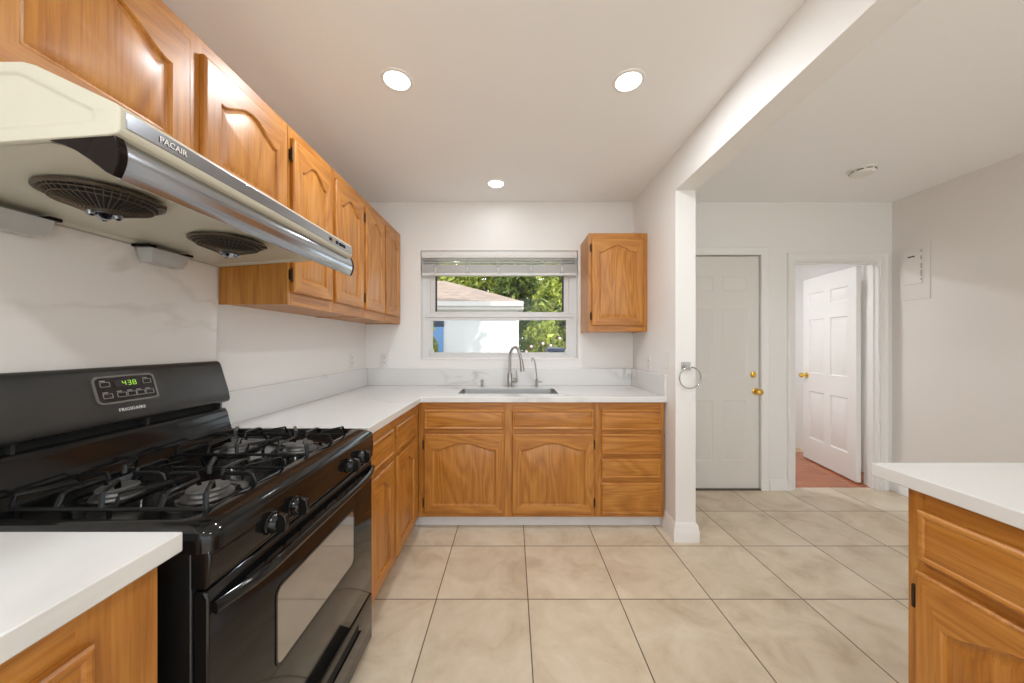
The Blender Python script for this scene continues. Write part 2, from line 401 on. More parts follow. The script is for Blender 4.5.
# hall beyond the open door
struct(MB().box(1.6, 3.62, YB+0.05, 4.02, -0.1, 0.001).build('floor_hall', REDW, smooth=False))
struct(MB().box(1.6, 3.62, 4.02, 4.42, -0.1, 0.002).build('floor_threshold', TANF, smooth=False))
struct(MB().box(1.5, 3.62, 4.33, 4.45, 0, ZC).build('wall_hall_back', WHITE, smooth=False))
struct(MB().box(3.50, 3.62, YB+0.12, 4.33, 0, ZC).build('wall_hall_right', WHITE, smooth=False))
struct(MB().box(1.5, 1.62, YB+0.12, 4.33, 0, ZC).build('wall_hall_left', WHITE, smooth=False))
struct(MB().box(1.62, 3.50, YB+0.12, 4.33, 2.30, 2.36).build('ceiling_hall', CEILW, smooth=False))

def baseboard(name, x0, x1, y0, y1, faces, h=0.105, t=0.014):
    """faces: list of 'ny','nx','px' sides to run along"""
    b = MB()
    prof = [(0, 0), (t, 0), (t, h*0.68), (t*0.72, h*0.74), (t*0.72, h*0.86), (t*0.3, h), (0, h)]
    for f in faces:
        if f == 'ny': b.prism([(y0 - p, z) for p, z in prof], x0, x1, 'x')
        if f == 'nx': b.prism([(x0 - p, z) for p, z in prof], y0, y1, 'y')
        if f == 'px': b.prism([(x1 + p, z) for p, z in prof], y0, y1, 'y')
    return struct(b.build(name, TRIMW))
baseboard('baseboard_back', 2.245, 2.41, YB, YB, ['ny'], 0.10)
baseboard('baseboard_right', XR, XR, YR, YB, ['nx'], 0.10)
b = MB()
prof = [(0.018, 0.0), (0.018, 0.075), (0.013, 0.085), (0.013, 0.10), (0.004, 0.120)]
b.loops([[(PX0 - e, PY - e, z), (PX1 + e, PY - e, z), (PX1 + e, YB, z), (PX0 - e, YB, z)] for e, z in prof])
# stop the kitchen side where the drawer cabinet begins
b = MB(); b.loops([[(PX0 - e, PY - e, z), (PX1 + e, PY - e, z), (PX1 + e, YB, z), (PX0 - e, 2.385, z)] for e, z in prof])
struct(b.build('baseboard_partition', TRIMW))

def casing(name, x0, x1, zt, wd, y=YB):
    """moulded door casing round an opening: left, right and head in one profile"""
    prof = [(0.0, 0.0), (0.0, 0.010), (0.012, 0.016), (0.028, 0.013), (wd - 0.02, 0.017), (wd - 0.008, 0.022), (wd, 0.018), (wd, 0.0)]
    ls = []
    for (sx, cx, top) in ((-1, x0, False), (-1, x0, True), (1, x1, True), (1, x1, False)):
        ls.append([(cx + sx * o, y - d, (zt + o) if top else 0.0) for o, d in prof])
    return struct(MB().loops(ls).build(name, TRIMW))
casing('trim_1', D1[0], D1[1], D1[3], 0.066)
casing('trim_2', D2[0] + 0.004, D2[1] - 0.004, D2[3] - 0.004, 0.062)
b = MB()
b.box(D2[0], D2[0]+0.016, YB-0.002, YB+0.122, 0, D2[3]); b.box(D2[1]-0.016, D2[1], YB-0.002, YB+0.122, 0, D2[3])
b.box(D2[0]+0.016, D2[1]-0.016, YB-0.002, YB+0.122, D2[3]-0.016, D2[3])
b.box(D2[0]+0.016, D2[0]+0.028, YB+0.03, YB+0.075, 0, D2[3]-0.016); b.box(D2[1]-0.028, D2[1]-0.016, YB+0.03, YB+0.075, 0, D2[3]-0.016)
b.box(D2[0]+0.028, D2[1]-0.028, YB+0.03, YB+0.075, D2[3]-0.028, D2[3]-0.016)
struct(b.build('trim_3', TRIMW))

# ------------------------------------------------------------------ six-panel doors
def door_slab(wd, h, t, deep=0.007):
    st = 0.102; mid = 0.085
    cw = (wd - 2 * st - mid) / 2
    xs = [0, st, st + cw, st + cw + mid, wd - st, wd]
    k = h / 2.04
    zs = [0, 0.243*k, 0.775*k, 0.981*k, 1.579*k, 1.735*k, 1.872*k, h]
    b = MB()
    for side in (0, 1):
        y = 0 if side == 0 else t; s = 1 if side == 0 else -1
        for i in range(5):
            for j in range(7):
                x0, x1, z0, z1 = xs[i], xs[i+1], zs[j], zs[j+1]
                if i in (1, 3) and j in (1, 3, 5):
                    def lp(e, d): return [(x0+e, y+s*d, z0+e), (x1-e, y+s*d, z0+e), (x1-e, y+s*d, z1-e), (x0+e, y+s*d, z1-e)]
                    b.loops([lp(0, 0), lp(0.008, deep), lp(0.016, deep), lp(0.036, deep*0.25)], cap0=False)
                else:
                    b.add([(x0, y, z0), (x1, y, z0), (x1, y, z1), (x0, y, z1)], [(0, 1, 2, 3)])
    b.add([(0,0,0),(wd,0,0),(wd,t,0),(0,t,0),(0,0,h),(wd,0,h),(wd,t,h),(0,t,h)], [(0,1,2,3),(4,5,6,7),(0,3,7,4),(1,2,6,5)])
    return b

def knob_set(name, parent, x, z, y, s=-1, plate=0.032, rz=None):
    b = MB(); q = s
    b.lathe([(plate, 0), (plate, 0.004*q), (plate*0.8, 0.009*q), (0.012, 0.010*q), (0.010, 0.032*q), (0.018, 0.036*q), (0.027, 0.046*q), (0.028, 0.056*q), (0.022, 0.066*q), (0.008, 0.070*q)], (x, y, z), 'y', 24)
    return b.build(name, BRASS, parent, world=False)

d1 = struct(door_slab(D1[1]-D1[0]-0.016, 2.035, 0.04, 0.005).build('door_1', DOORG, at=(D1[0]+0.008, YB+0.012, 0.008)))
wd1 = D1[1]-D1[0]-0.016
knob_set('door_knob', d1, wd1-0.028, 0.852, 0, plate=0.030)
b = MB(); b.lathe([(0.026, 0), (0.026, -0.006), (0.02, -0.012), (0.012, -0.013)], (wd1-0.05, 0, 0.998), 'y', 24)
b.box(wd1-0.054, wd1-0.046, -0.022, -0.012, 0.984, 1.012)
b.build('deadbolt', BRASS, d1, world=False)
struct(MB().box(D1[0]+0.004, D1[1]-0.004, YB-0.01, YB+0.1, 0, 0.010).build('trim_4', mat('dark_bronze_threshold', (0.10, 0.08, 0.06), 0.4, metal=0.5), smooth=False))
struct(MB().box(D1[0]-0.1, D1[1]+0.1, YB+0.121, YB+0.14, 0, 2.2).build('wall_beyond_entry_door', WHITE, smooth=False))

# open door to the hall: hinged on the right jamb, swung away
hx, hy = D2[1]-0.018, YB+0.115
ex, ey = 3.345, 3.85
angle = math.atan2(ey-hy, ex-hx)
wd2 = 0.745
d2 = struct(door_slab(wd2, 1.972, 0.036, 0.011).build('door_2', DOORW, at=(hx-0.022, hy+0.008, 0.014), rz=angle))
for sgn, y in ((1, 0.036), (-1, 0)):
    knob_set('door_knob', d2, wd2-0.062, 0.915, y, s=sgn)
for z in (0.18, 1.76):
    hb = MB(); hb.lathe([(0.006, -0.05), (0.006, 0.05)], (-0.008, 0.040, z), 'z', 12); hb.box(-0.008, 0.0, 0.004, 0.036, z-0.045, z+0.045)
    hb.build('hinge', TRIMW, d2, world=False)
# closed white door on the far side of the hall
d3 = struct(door_slab(0.76, 2.0, 0.035).build('door_3', DOORW, at=(3.015, 4.292, 0.012)))

# ------------------------------------------------------------------ window, blind
wx0, wx1, wz0, wz1 = WIN
yo = YB + 0.06
fr = MB()
us = sorted({wx0, wx0+0.072, wx1-0.072, wx1}); vs = sorted({wz0, wz0+0.035, wz1-0.05, wz1})
fr.grid('y', us, vs, lambda u, v: not (wx0+0.072 < u < wx1-0.072 and wz0+0.035 < v < wz1-0.05), yo, yo+0.05)
w1 = struct(fr.build('window_1', VINYL, bevel=0.003))
zm0, zm1 = 1.510, 1.545
MB().box(wx0+0.03, wx1-0.03, yo-0.014, yo+0.03, zm0, zm1).build('meeting_rail', VINYL, w1, bevel=0.004)
for (za, zb, ya, nm, sw) in ((zm1, wz1-0.05, yo+0.012, 'upper_sash', 0.042), (wz0+0.035, zm0, yo-0.004, 'lower_sash', 0.020)):
    xa, xb = wx0+0.072, wx1-0.072
    g = MB(); g.grid('y', sorted({xa, xa+sw, xb-sw, xb}), sorted({za, za+0.016, zb-0.022, zb}), lambda u, v: not (xa+sw < u < xb-sw and za+0.016 < v < zb-0.022), ya, ya+0.024)
    s = g.build(nm, VINYL, w1, bevel=0.002)
    MB().box(xa+sw-0.003, xb-sw+0.003, ya+0.010, ya+0.014, za+0.02, zb-0.02).build('pane', PANE, s, smooth=False)
    if nm == 'upper_sash':
        g2 = MB(); g2.box(xa+sw, xa+sw+0.014, ya-0.002, ya+0.008, za+0.02, zb-0.02); g2.box(xb-sw-0.014, xb-sw, ya-0.002, ya+0.008, za+0.02, zb-0.02)
        g2.build('gasket', GASKET, s, smooth=False)
for x in (wx0+0.088, wx1-0.088):
    MB().box(x-0.018, x+0.018, yo-0.02, yo+0.0, wz0+0.035, wz0+0.078).build('sash_latch', VINYL, w1, bevel=0.004)
sill = MB().box(wx0-0.006, wx1+0.006, YB-0.006, yo, wz0-0.012, wz0+0.004).build('window_sill', TRIMW, w1, bevel=0.003)

bl = empty('window_blind', (-0.111, YB+0.03, 1.91))
tag(bl, 'white horizontal slat blind drawn up to the top of the window', 'blind')
x0, x1 = wx0+0.008, wx1-0.008
MB().prism([(YB+0.002, 2.030), (YB+0.004, 2.026), (YB+0.05, 2.026), (YB+0.05, 2.086), (YB+0.002, 2.086), (YB-0.002, 2.07), (YB-0.002, 2.045)], x0, x1, 'x').build('headrail', BLINDW, bl, bevel=0.002)
for z in (2.014, 1.992):
    MB().prism([(YB+0.000, z-0.004), (YB+0.025, z+0.003), (YB+0.050, z-0.004), (YB+0.050, z-0.001), (YB+0.025, z+0.006), (YB+0.000, z-0.001)], x0+0.01, x1-0.01, 'x').build('slat', BLINDW, bl)
for i in range(14):
    z = 1.900 + i * 0.0052
    MB().prism([(YB+0.001, z-0.002), (YB+0.025, z+0.003), (YB+0.051, z-0.002), (YB+0.051, z+0.001), (YB+0.025, z+0.006), (YB+0.001, z+0.001)], x0+0.004, x1-0.004, 'x').build('slat', BLINDW, bl)
MB().box(x0+0.002, x1-0.002, YB+0.000, YB+0.052, 1.876, 1.897).build('bottom_rail', BLINDW, bl, bevel=0.004)
for px_ in (436, 467.4, 498.6, 530.9, 562):
    x = (px_-512)/114.5
    c = MB(); c.tube([(x-0.009, YB-0.002, 2.03), (x-0.008, YB-0.003, 1.98), (x-0.012, YB-0.003, 1.93), (x-0.009, YB-0.003, 1.885)], 0.0022, 6)
    c.tube([(x+0.009, YB-0.002, 2.03), (x+0.010, YB-0.003, 1.97), (x+0.013, YB-0.003, 1.94), (x+0.009, YB-0.003, 1.885)], 0.0022, 6)
    c.box(x-0.013, x+0.013, YB-0.004, YB-0.001, 1.905, 1.945)
    c.build('ladder_cord', mat('grey_blind_cord', (0.50, 0.50, 0.49), 0.8), bl)

# ------------------------------------------------------------------ oak cabinets
def front(wd, h, arch=0.0, st=0.058, rail=0.058, t=0.019, drawer=False):
    """routed frame with a (cathedral) panel; local x across, z up, front faces -y"""
    def loop(x0, x1, z0, z1, d, rise):
        p = []; n = 26
        for i in range(9): p.append((x0 + (x1-x0)*i/8, -d, z0))
        for i in range(1, 8): p.append((x1, -d, z0 + (z1-z0)*i/8))
        for i in range(n + 1):
            u = 1 - 2 * i / n; a = min(1.0, abs(u) / 0.90)
            sh = 0.5 * (1 + math.cos(math.pi * a)); sh = sh ** 0.72
            p.append(((x0+x1)/2 + u*(x1-x0)/2, -d, z1 + rise*sh))
        for i in range(7, 0, -1): p.append((x0, -d, z0 + (z1-z0)*i/8))
        return p
    ls = [loop(0, wd, 0, h, 0, 0), loop(0, wd, 0, h, t-0.006, 0), loop(0.004, wd-0.004, 0.004, h-0.004, t-0.0015, 0), loop(0.008, wd-0.008, 0.008, h-0.008, t, 0)]
    if drawer:
        ls += [loop(0.014, wd-0.014, 0.014, h-0.014, t-0.001, 0), loop(0.018, wd-0.018, 0.018, h-0.018, t-0.0045, 0), loop(0.024, wd-0.024, 0.024, h-0.024, t-0.003, 0)]
        return MB().loops(ls)
    zt = h - rail - arch
    ls += [loop(st, wd-st, rail, zt, t, arch), loop(st+0.004, wd-st-0.004, rail+0.004, zt-0.004, t-0.003, arch),
           loop(st+0.006, wd-st-0.006, rail+0.006, zt-0.006, t-0.009, arch), loop(st+0.013, wd-st-0.013, rail+0.013, zt-0.013, t-0.010, arch),
           loop(st+0.030, wd-st-0.030, rail+0.030, zt-0.028, t-0.005, arch*0.97)]
    def mf(k, i):
        if k == 3:      # frame face: rails run across, stiles run up
            n_bot = 8; i_top0 = 8 + 8; i_top1 = i_top0 + 26
            if i < n_bot or i_top0 <= i < i_top1: return 1
        return 0
    return MB().loops(ls, mf=mf)

GW, GB = 'oak wall cabinets', 'oak base cabinets'
def cabinet(name, label, face, origin, wd, depth, z0, z1, fronts, group, wall=False, toe=False, hollow=False):
    """fronts: (kind, x0, x1, z0, z1, hinge) with z from the floor; origin = viewer's left end on the frame plane"""
    rz = {'px': R(90), 'ny': 0.0, 'nx': R(-90)}[face]
    root = empty(name, (origin[0], origin[1], z0), rz)
    tag(root, label, 'cabinet', group)
    H = z1 - z0; b = MB(); ft = 0.020
    if wall:
        b.box(0, 0.014, ft, depth, 0, H); b.box(wd-0.014, wd, ft, depth, 0, H); b.box(0.014, wd-0.014, ft, depth, 0.004, H)
    elif hollow:
        b.box(0, 0.016, ft, depth, 0, H); b.box(wd-0.016, wd, ft, depth, 0, H); b.box(0.016, wd-0.016, ft, depth, 0, 0.016); b.box(0.016, wd-0.016, depth-0.012, depth, 0.016, H)
        b.box(0.016, wd-0.016, ft, ft+0.012, 0.016, H)
        if toe: b.box(0, wd, 0.062, depth, -z0+0.002, 0)
    else:
        b.box(0, wd, ft, depth, 0, H)
        if toe: b.box(0, wd, 0.062, depth, -z0+0.002, 0)
    b.build('carcass', OAKV, root, world=False, smooth=False)
    us = sorted({0, wd} | {round(v, 4) for f in fronts for v in (f[1]+0.012, f[2]-0.012)})
    vs = sorted({0, H} | {round(v, 4) for f in fronts for v in (f[3]-z0+0.012, f[4]-z0-0.012)})
    ok = lambda u, v: not any(f[1]+0.012 < u < f[2]-0.012 and f[3]-z0+0.012 < v < f[4]-z0-0.012 for f in fronts)
    rail = lambda u, v: 1 if any(f[1]+0.012 < u < f[2]-0.012 for f in fronts) else 0
    MB().grid('y', us, vs, ok, 0, ft, mcell=rail).build('face_frame', [OAKV, OAKH], root, world=False, smooth=False)
    for kind, xa, xb, za, zb, hinge in fronts:
        M = (xa, -0.0005, za - z0)
        if kind == 'drawer':
            front(xb-xa, zb-za, drawer=True).build('drawer', OAKH, root, at=M, world=False, ang=20)
        else:
            d = front(xb-xa, zb-za, arch=kind, st=min(0.058, (xb-xa)*0.19)).build('door', [OAKV, OAKH], root, at=M, world=False, ang=20)
            if hinge:
                for zh in (0.075, zb-za-0.075):
                    hxx = -0.006 if hinge == 'l' else xb-xa+0.006
                    hb = MB(); hb.lathe([(0.0045, -0.026), (0.0045, 0.026)], (hxx, -0.011, zh), 'z', 10)
                    hb.lathe([(0.0025, -0.032), (0.0045, -0.029), (0.0045, -0.026)], (hxx, -0.011, zh), 'z', 10); hb.lathe([(0.0045, 0.026), (0.0045, 0.029), (0.0025, 0.032)], (hxx, -0.011, zh), 'z', 10)
                    lw = 0.006 if wall else 0.003
                    lx = (hxx-lw, hxx) if hinge == 'l' else (hxx, hxx+lw)
                    hb.box(lx[0], lx[1], -0.004, -0.0002, zh-0.022, zh+0.022)
                    hb.build('hinge', BRONZE, d, world=False)
    return root

XU = -0.975; DU = 0.298
ZU0, ZU1 = 1.447, 2.230
cabinet('wall_cabinet', 'short oak wall cabinet with two arched doors above the range hood', 'px', (XU, 0.575), 0.900, DU, 1.780, ZU1,
        [(0.055, 0.026, 0.441, 1.800, 2.180, None), (0.055, 0.485, 0.874, 1.800, 2.180, None)], GW, wall=True)
cabinet('wall_cabinet', 'tall oak wall cabinet with two arched doors, right after the range hood', 'px', (XU, 1.477), 0.742, DU, ZU0, ZU1,
        [(0.06, 0.018, 0.342, 1.503, 2.180, 'l'), (0.06, 0.378, 0.722, 1.503, 2.180, 'r')], GW, wall=True)
cabinet('wall_cabinet', 'tall oak wall cabinet with two arched doors in the corner by the window wall', 'px', (XU, 2.221), 0.746, DU, ZU0, ZU1,
        [(0.06, 0.018, 0.344, 1.503, 2.180, 'l'), (0.06, 0.376, 0.690, 1.503, 2.180, 'r')], GW, wall=True)
cabinet('wall_cabinet', 'single door oak wall cabinet hung between the window and the partition', 'ny', (0.5985, 2.655), 0.4575, 0.312, 1.372, 2.140,
        [(0.048, 0.022, 0.424, 1.418, 2.099, 'l')], GW, wall=True)

ZB0, ZB1 = 0.086, 0.8765
XF = -0.642; YF = 2.340
FZ = ((0.688, 0.825), (0.113, 0.659))
cabinet('base_cabinet', 'oak base cabinet with drawer and arched door, under the left foreground countertop', 'px', (XF, 0.02), 0.5954, 0.61, ZB0, 0.886,
        [('drawer', 0.06, 0.492, *FZ[0], None), (0.05, 0.06, 0.492, *FZ[1], None)], GB, toe=True)
cabinet('base_cabinet', 'narrow oak base cabinet with drawer and arched door touching the black range', 'px', (XF, 1.472), 0.354, 0.61, ZB0, ZB1,
        [('drawer', 0.030, 0.335, *FZ[0], None), (0.05, 0.030, 0.335, *FZ[1], None)], GB, toe=True)
cabinet('base_cabinet', 'oak base cabinet with drawer and arched door in the inner corner before the sink run', 'px', (XF, 1.828), 0.510, 0.61, ZB0, ZB1,
        [('drawer', 0.027, 0.398, *FZ[0], None), (0.05, 0.027, 0.398, *FZ[1], None)], GB, toe=True)
sb = cabinet('base_cabinet', 'wide oak sink base cabinet with two arched doors under the window', 'ny', (XF+0.002, YF), 1.216, 0.60, ZB0, ZB1,
        [('drawer', 0.0375, 0.588, *FZ[0], None), ('drawer', 0.640, 1.1995, *FZ[0], None), (0.05, 0.0375, 0.588, *FZ[1], 'l'), (0.05, 0.640, 1.1995, *FZ[1], 'r')], GB, toe=True, hollow=True)
cabinet('base_cabinet', 'oak base cabinet with a stack of four drawers beside the partition', 'ny', (0.577, YF), 0.468, 0.60, ZB0, ZB1,
        [('drawer', 0.035, 0.443, 0.682, 0.824, None), ('drawer', 0.035, 0.443, 0.516, 0.658, None), ('drawer', 0.035, 0.443, 0.353, 0.490, None), ('drawer', 0.035, 0.443, 0.106, 0.326, None)], GB, toe=True)
cabinet('base_cabinet', 'oak base cabinet at the end of the right foreground peninsula', 'nx', (1.116, 0.957), 0.50, 0.60, ZB0, ZB1,
        [('drawer', 0.032, 0.470, *FZ[0], None), (0.06, 0.028, 0.470, *FZ[1], 'l')], GB, toe=True)
cabinet('base_cabinet', 'oak base cabinet under the peninsula closer to the viewer than the end one', 'nx', (1.116, 0.456), 0.50, 0.60, ZB0, ZB1,
        [('drawer', 0.032, 0.470, *FZ[0], None), (0.06, 0.028, 0.470, *FZ[1], 'l')], GB, toe=True)
# white toe boards
t = MB().box(XF-0.058, 1.044, YF+0.050, YF+0.0605, 0.002, ZB0-0.001).build('toe_kick', TOEW, smooth=False)
tag(t, 'white toe kick board along the floor under the sink run', 'toe kick')

# ------------------------------------------------------------------ countertops and splashes
CT0, CT1 = 0.877, 0.915
XC = -0.617; YC = 2.312; YS = 2.949
SK = (-0.397, 0.341, 2.466, 2.764)
us = [XL+0.001, XC, SK[0], SK[1], PX0-0.001]; vs = [1.462, YC, SK[2], SK[3], YB-0.001]
c = MB().grid('z', us, vs, lambda u, v: (u < XC or v > YC) and not (SK[0] < u < SK[1] and SK[2] < v < SK[3]), CT0, CT1).build('countertop', QUARTZ, bevel=0.003)
tag(c, 'L-shaped white quartz countertop with sink cutout, between the range and the partition', 'countertop', 'white quartz countertops')
c = MB().box(XL+0.001, XC, 0.01, 0.6385, 0.8865, 0.9235).build('countertop', QUARTZ, bevel=0.003)
tag(c, 'white quartz countertop in the left foreground, this side of the black range', 'countertop', 'white quartz countertops')
c = MB().box(1.091, 1.80, -0.06, 1.034, CT0, CT1).build('countertop', QUARTZ, bevel=0.003)
tag(c, 'white quartz countertop on the peninsula, right foreground', 'countertop', 'white quartz countertops')
ZSP = 1.0625
GS = 'low quartz backsplashes'
tag(MB().box(XL+0.0005, XL+0.020, 1.462, YB-0.0005, CT1+0.0003, ZSP).build('backsplash', QUARTZ, bevel=0.0015), 'low quartz backsplash on the left wall beyond the range', 'backsplash', GS)
tag(MB().box(XL+0.0205, PX0-0.021, YB-0.020, YB-0.0005, CT1+0.0003, ZSP).build('backsplash', QUARTZ, bevel=0.0015), 'long low quartz backsplash under the window behind the faucet', 'backsplash', GS)
tag(MB().box(PX0-0.0205, PX0-0.0005, YC+0.003, YB-0.0005, CT1+0.0003, ZSP).build('backsplash', QUARTZ, bevel=0.0015), 'short quartz side splash standing against the partition', 'backsplash', GS)
tag(MB().box(XL+0.0005, XL+0.008, -0.25, 1.461, CT1+0.001, 1.606).build('wall_slab', SLAB, smooth=False), 'tall veined stone slab on the wall between range and hood', 'wall slab')

# sink
s = empty('sink', ((SK[0]+SK[1])/2, (SK[2]+SK[3])/2, 0.70))
tag(s, 'stainless undermount kitchen sink set into the countertop below the window', 'sink')
b = MB()
def srect(e, z): return [(x, y, z) for x, y in rrect(SK[0]+0.002+e, SK[1]-0.002-e, SK[2]+0.002+e, SK[3]-0.002-e, 0.03)]
b.loops([srect(-0.001, 0.9135), srect(0.001, 0.9135), srect(0.004, 0.76), srect(0.012, 0.735), srect(0.035, 0.72)], cap0=False)
b.build('basin', STEEL, s)
MB().lathe([(0.045, 0), (0.045, 0.004), (0.03, 0.005), (0.012, 0.002)], (-0.03, 2.615, 0.7205), 'z', 20).build('drain', CHROMEB, s)

# faucet
f = empty('faucet', (-0.018, 2.852, CT1))
tag(f, 'tall brushed nickel gooseneck faucet behind the sink', 'faucet')
bx, by = -0.018, 2.852
MB().lathe([(0.027, 0.0), (0.027, 0.006), (0.021, 0.010), (0.021, 0.105), (0.019, 0.110), (0.0145, 0.113)], (bx, by, CT1), 'z', 24).build('base', NICKEL, f)
pts = [(bx, by, CT1+0.11), (bx, by, 1.16)]
dx, dy = 0.098, -0.145
for i in range(1, 15):
    a = math.pi * i / 15
    k = (1 - math.cos(a)) / 2
    pts.append((bx + dx*k*0.86, by + dy*k*0.86, 1.16 + 0.088*math.sin(a)))
pts.append((bx+dx*0.93, by+dy*0.93, 1.145))
MB().tube(pts, 0.0125, 14).build('gooseneck', NICKEL, f)
MB().tube([(bx+dx*0.93, by+dy*0.93, 1.150), (bx+dx*0.97, by+dy*0.97, 1.11), (bx+dx*1.03, by+dy*1.03, 1.055)], [0.0135, 0.0155, 0.0175], 16).build('spray_head', NICKEL, f)
hb = MB(); hb.lathe([(0.017, 0.015), (0.017, 0.062), (0.014, 0.066)], (bx, by, 0.970), 'x', 18); hb.tube([(bx+0.056, by, 0.978), (bx+0.058, by, 1.01), (bx+0.055, by-0.004, 1.058)], [0.0055, 0.005, 0.0045], 10)
hb.build('handle', NICKEL, f)
# filtered water tap
f = empty('water_tap', (0.208, 2.865, CT1)); tag(f, 'slim curved filtered water tap right of the main faucet', 'tap')
x, y = 0.208, 2.865
MB().lathe([(0.016, 0), (0.016, 0.004), (0.011, 0.008), (0.011, 0.062), (0.006, 0.068)], (x, y, CT1), 'z', 18).build('base', NICKEL, f)
MB().tube([(x, y, 0.975), (x-0.002, y, 1.02), (x-0.010, y-0.01, 1.09), (x-0.020, y-0.02, 1.135), (x-0.030, y-0.035, 1.155), (x-0.040, y-0.05, 1.156), (x-0.046, y-0.06, 1.145), (x-0.047, y-0.062, 1.132)], 0.0045, 10).build('spout', NICKEL, f)
hb = MB(); hb.lathe([(0.006, 0.008), (0.006, 0.026), (0.004, 0.028)], (x, y, 0.955), 'x', 12); hb.tube([(x+0.026, y, 0.955), (x+0.046, y-0.004, 0.958)], [0.006, 0.0045], 10)
hb.build('lever', NICKEL, f)
f = empty('soap_dispenser', (-0.253, 2.862, CT1)); tag(f, 'short metal soap dispenser cap left of the faucet', 'dispenser')
MB().lathe([(0.016, 0), (0.016, 0.006), (0.010, 0.010), (0.010, 0.030)], (-0.253, 2.862, CT1), 'z', 18).build('collar', NICKEL, f)
MB().lathe([(0.009, 0.030), (0.0125, 0.034), (0.0125, 0.054), (0.010, 0.058)], (-0.253, 2.862, CT1), 'z', 18).build('cap', NICKEL, f)

# ------------------------------------------------------------------ gas range
SX, SY0, SY1 = -0.595, 0.662, 1.448
st = empty('gas_range', (-0.92, (SY0+SY1)/2, 0)); tag(st, 'black gas range with four burners, oven door and clock on its back panel', 'stove')
MB().box(XL+0.012, SX-0.030, SY0, SY1, 0.03, 0.868).build('side_body', BLACKS, st, bevel=0.003)
for xx in (-1.2, -0.68):
    for yy in (SY0+0.05, SY1-0.05): MB().lathe([(0.016, 0.0), (0.016, 0.03)], (xx, yy, 0), 'z', 12).build('foot', BLACKS, st)
# cooktop: raised rim, rolled front edge, recessed pan
def rr3(e, z, xb=XL+0.075, xf=-0.583, r=0.03, fx=0.0): return [(x, y, z) for x, y in rrect(xb+e, xf-e-fx, SY0-0.003+e, SY1+0.003-e, r, 6)]
b = MB()
b.loops([rr3(0.0, 0.866), rr3(0.0, 0.882), rr3(0.0, 0.893, r=0.03), rr3(0.003, 0.904), rr3(0.010, 0.913, fx=0.01), rr3(0.018, 0.919, fx=0.024), rr3(0.026, 0.921, fx=0.040), rr3(0.033, 0.918, fx=0.046), rr3(0.042, 0.900, fx=0.05), rr3(0.06, 0.893, fx=0.05)])
b.build('cooktop', BLACK, st, ang=60)
# back guard: lower curved riser, vent gap, sloped upper console
pr = [(XL+0.012, 0.86), (-1.185, 0.86), (-1.190, 0.915), (-1.200, 0.950), (-1.210, 0.990), (-1.218, 1.004), (-1.235, 1.006), (XL+0.012, 1.006)]
MB().prism(pr, SY0, SY1, 'y').build('riser', BLACK, st, bevel=0.004)
MB().box(XL+0.014, -1.236, SY0+0.02, SY1-0.02, 1.004, 1.040).build('vent_gap', SLOT, st, smooth=False)
for yy in (SY0+0.17, SY0+0.48, SY1-0.02): MB().box(-1.236, -1.222, yy-0.004, yy+0.004, 1.004, 1.034).build('vent_rib', BLACKD, st)
pr = [(XL+0.012, 1.030), (-1.222, 1.028), (-1.204, 1.034), (-1.201, 1.045), (-1.206, 1.075), (-1.240, 1.188), (-1.247, 1.199), (-1.256, 1.203), (XL+0.012, 1.203)]
bg = MB().prism(pr, SY0-0.004, SY1+0.004, 'y').build('back_panel', BLACKD, st, bevel=0.007, seg=3)
# console frame: origin on the sloped face, local x along +Y, local y up the slope, z out of the face
p0 = Vector((-1.206, 1.08, 1.075)); p1 = Vector((-1.240, 1.08, 1.188))
ey_ = (p1 - p0).normalized(); ex_ = Vector((0, 1, 0)); ez_ = ex_.cross(ey_)
def console(u, v, d=0.0):
    o = p0 + ex_*u + ey_*v + ez_*d
    return Matrix(((ex_.x, ey_.x, ez_.x, o.x), (ex_.y, ey_.y, ez_.y, o.y), (ex_.z, ey_.z, ez_.z, o.z), (0, 0, 0, 1)))
def on_console(name, mb, m, parent, u, v, d=0.0, **kw):
    o = mb.build(name, m, None, **kw); place(o, console(u, v, d), parent); return o
def ring(outer, inner, z0, z1, ri=None):
    b = MB(); A = rrect(*outer); B = rrect(*(inner))
    b.loops([[(x, y, z0) for x, y in A], [(x, y, z1) for x, y in A], [(x, y, z1) for x, y in B], [(x, y, z0) for x, y in B], [(x, y, z0) for x, y in A]], False, False)
    return b
dp = on_console('display_panel', MB().prism(rrect(-0.083, 0.083, -0.040, 0.040, 0.014), -0.001, 0.0012, 'z'), mat('display_black', (0.016, 0.016, 0.017), 0.2), st, 0.0, 0.062)
on_console('bezel', ring((-0.087, 0.087, -0.044, 0.044, 0.017), (-0.081, 0.081, -0.038, 0.038, 0.012), -0.001, 0.004), mat('bezel_gloss', (0.22, 0.22, 0.215), 0.25, metal=0.6), dp, 0.0, 0.062)
for (u, v) in ((-0.055, 0.080), (-0.055, 0.044), (-0.018, 0.044), (0.010, 0.044), (0.036, 0.044), (0.063, 0.080), (0.063, 0.044)):
    on_console('button', ring((-0.0125, 0.0125, -0.0075, 0.0075, 0.002), (-0.0112, 0.0112, -0.0062, 0.0062, 0.0015), 0.0012, 0.0022), GREYM, dp, u, v)
    on_console('button_mark', MB().box(-0.008, 0.006, 0, 0.003, 0.0012, 0.0018), GREYM, dp, u-0.004, v+0.0095)
on_console('clock_window', MB().box(-0.030, 0.034, -0.011, 0.011, 0.0012, 0.0016), mat('clock_window_grey', (0.03, 0.03, 0.035), 0.2), dp, 0.002, 0.080)
SEG = {'4': 'bcfg', '3': 'abcdg', '8': 'abcdefg'}
dg = MB(); hw, hh, th = 0.0042, 0.0070, 0.0014
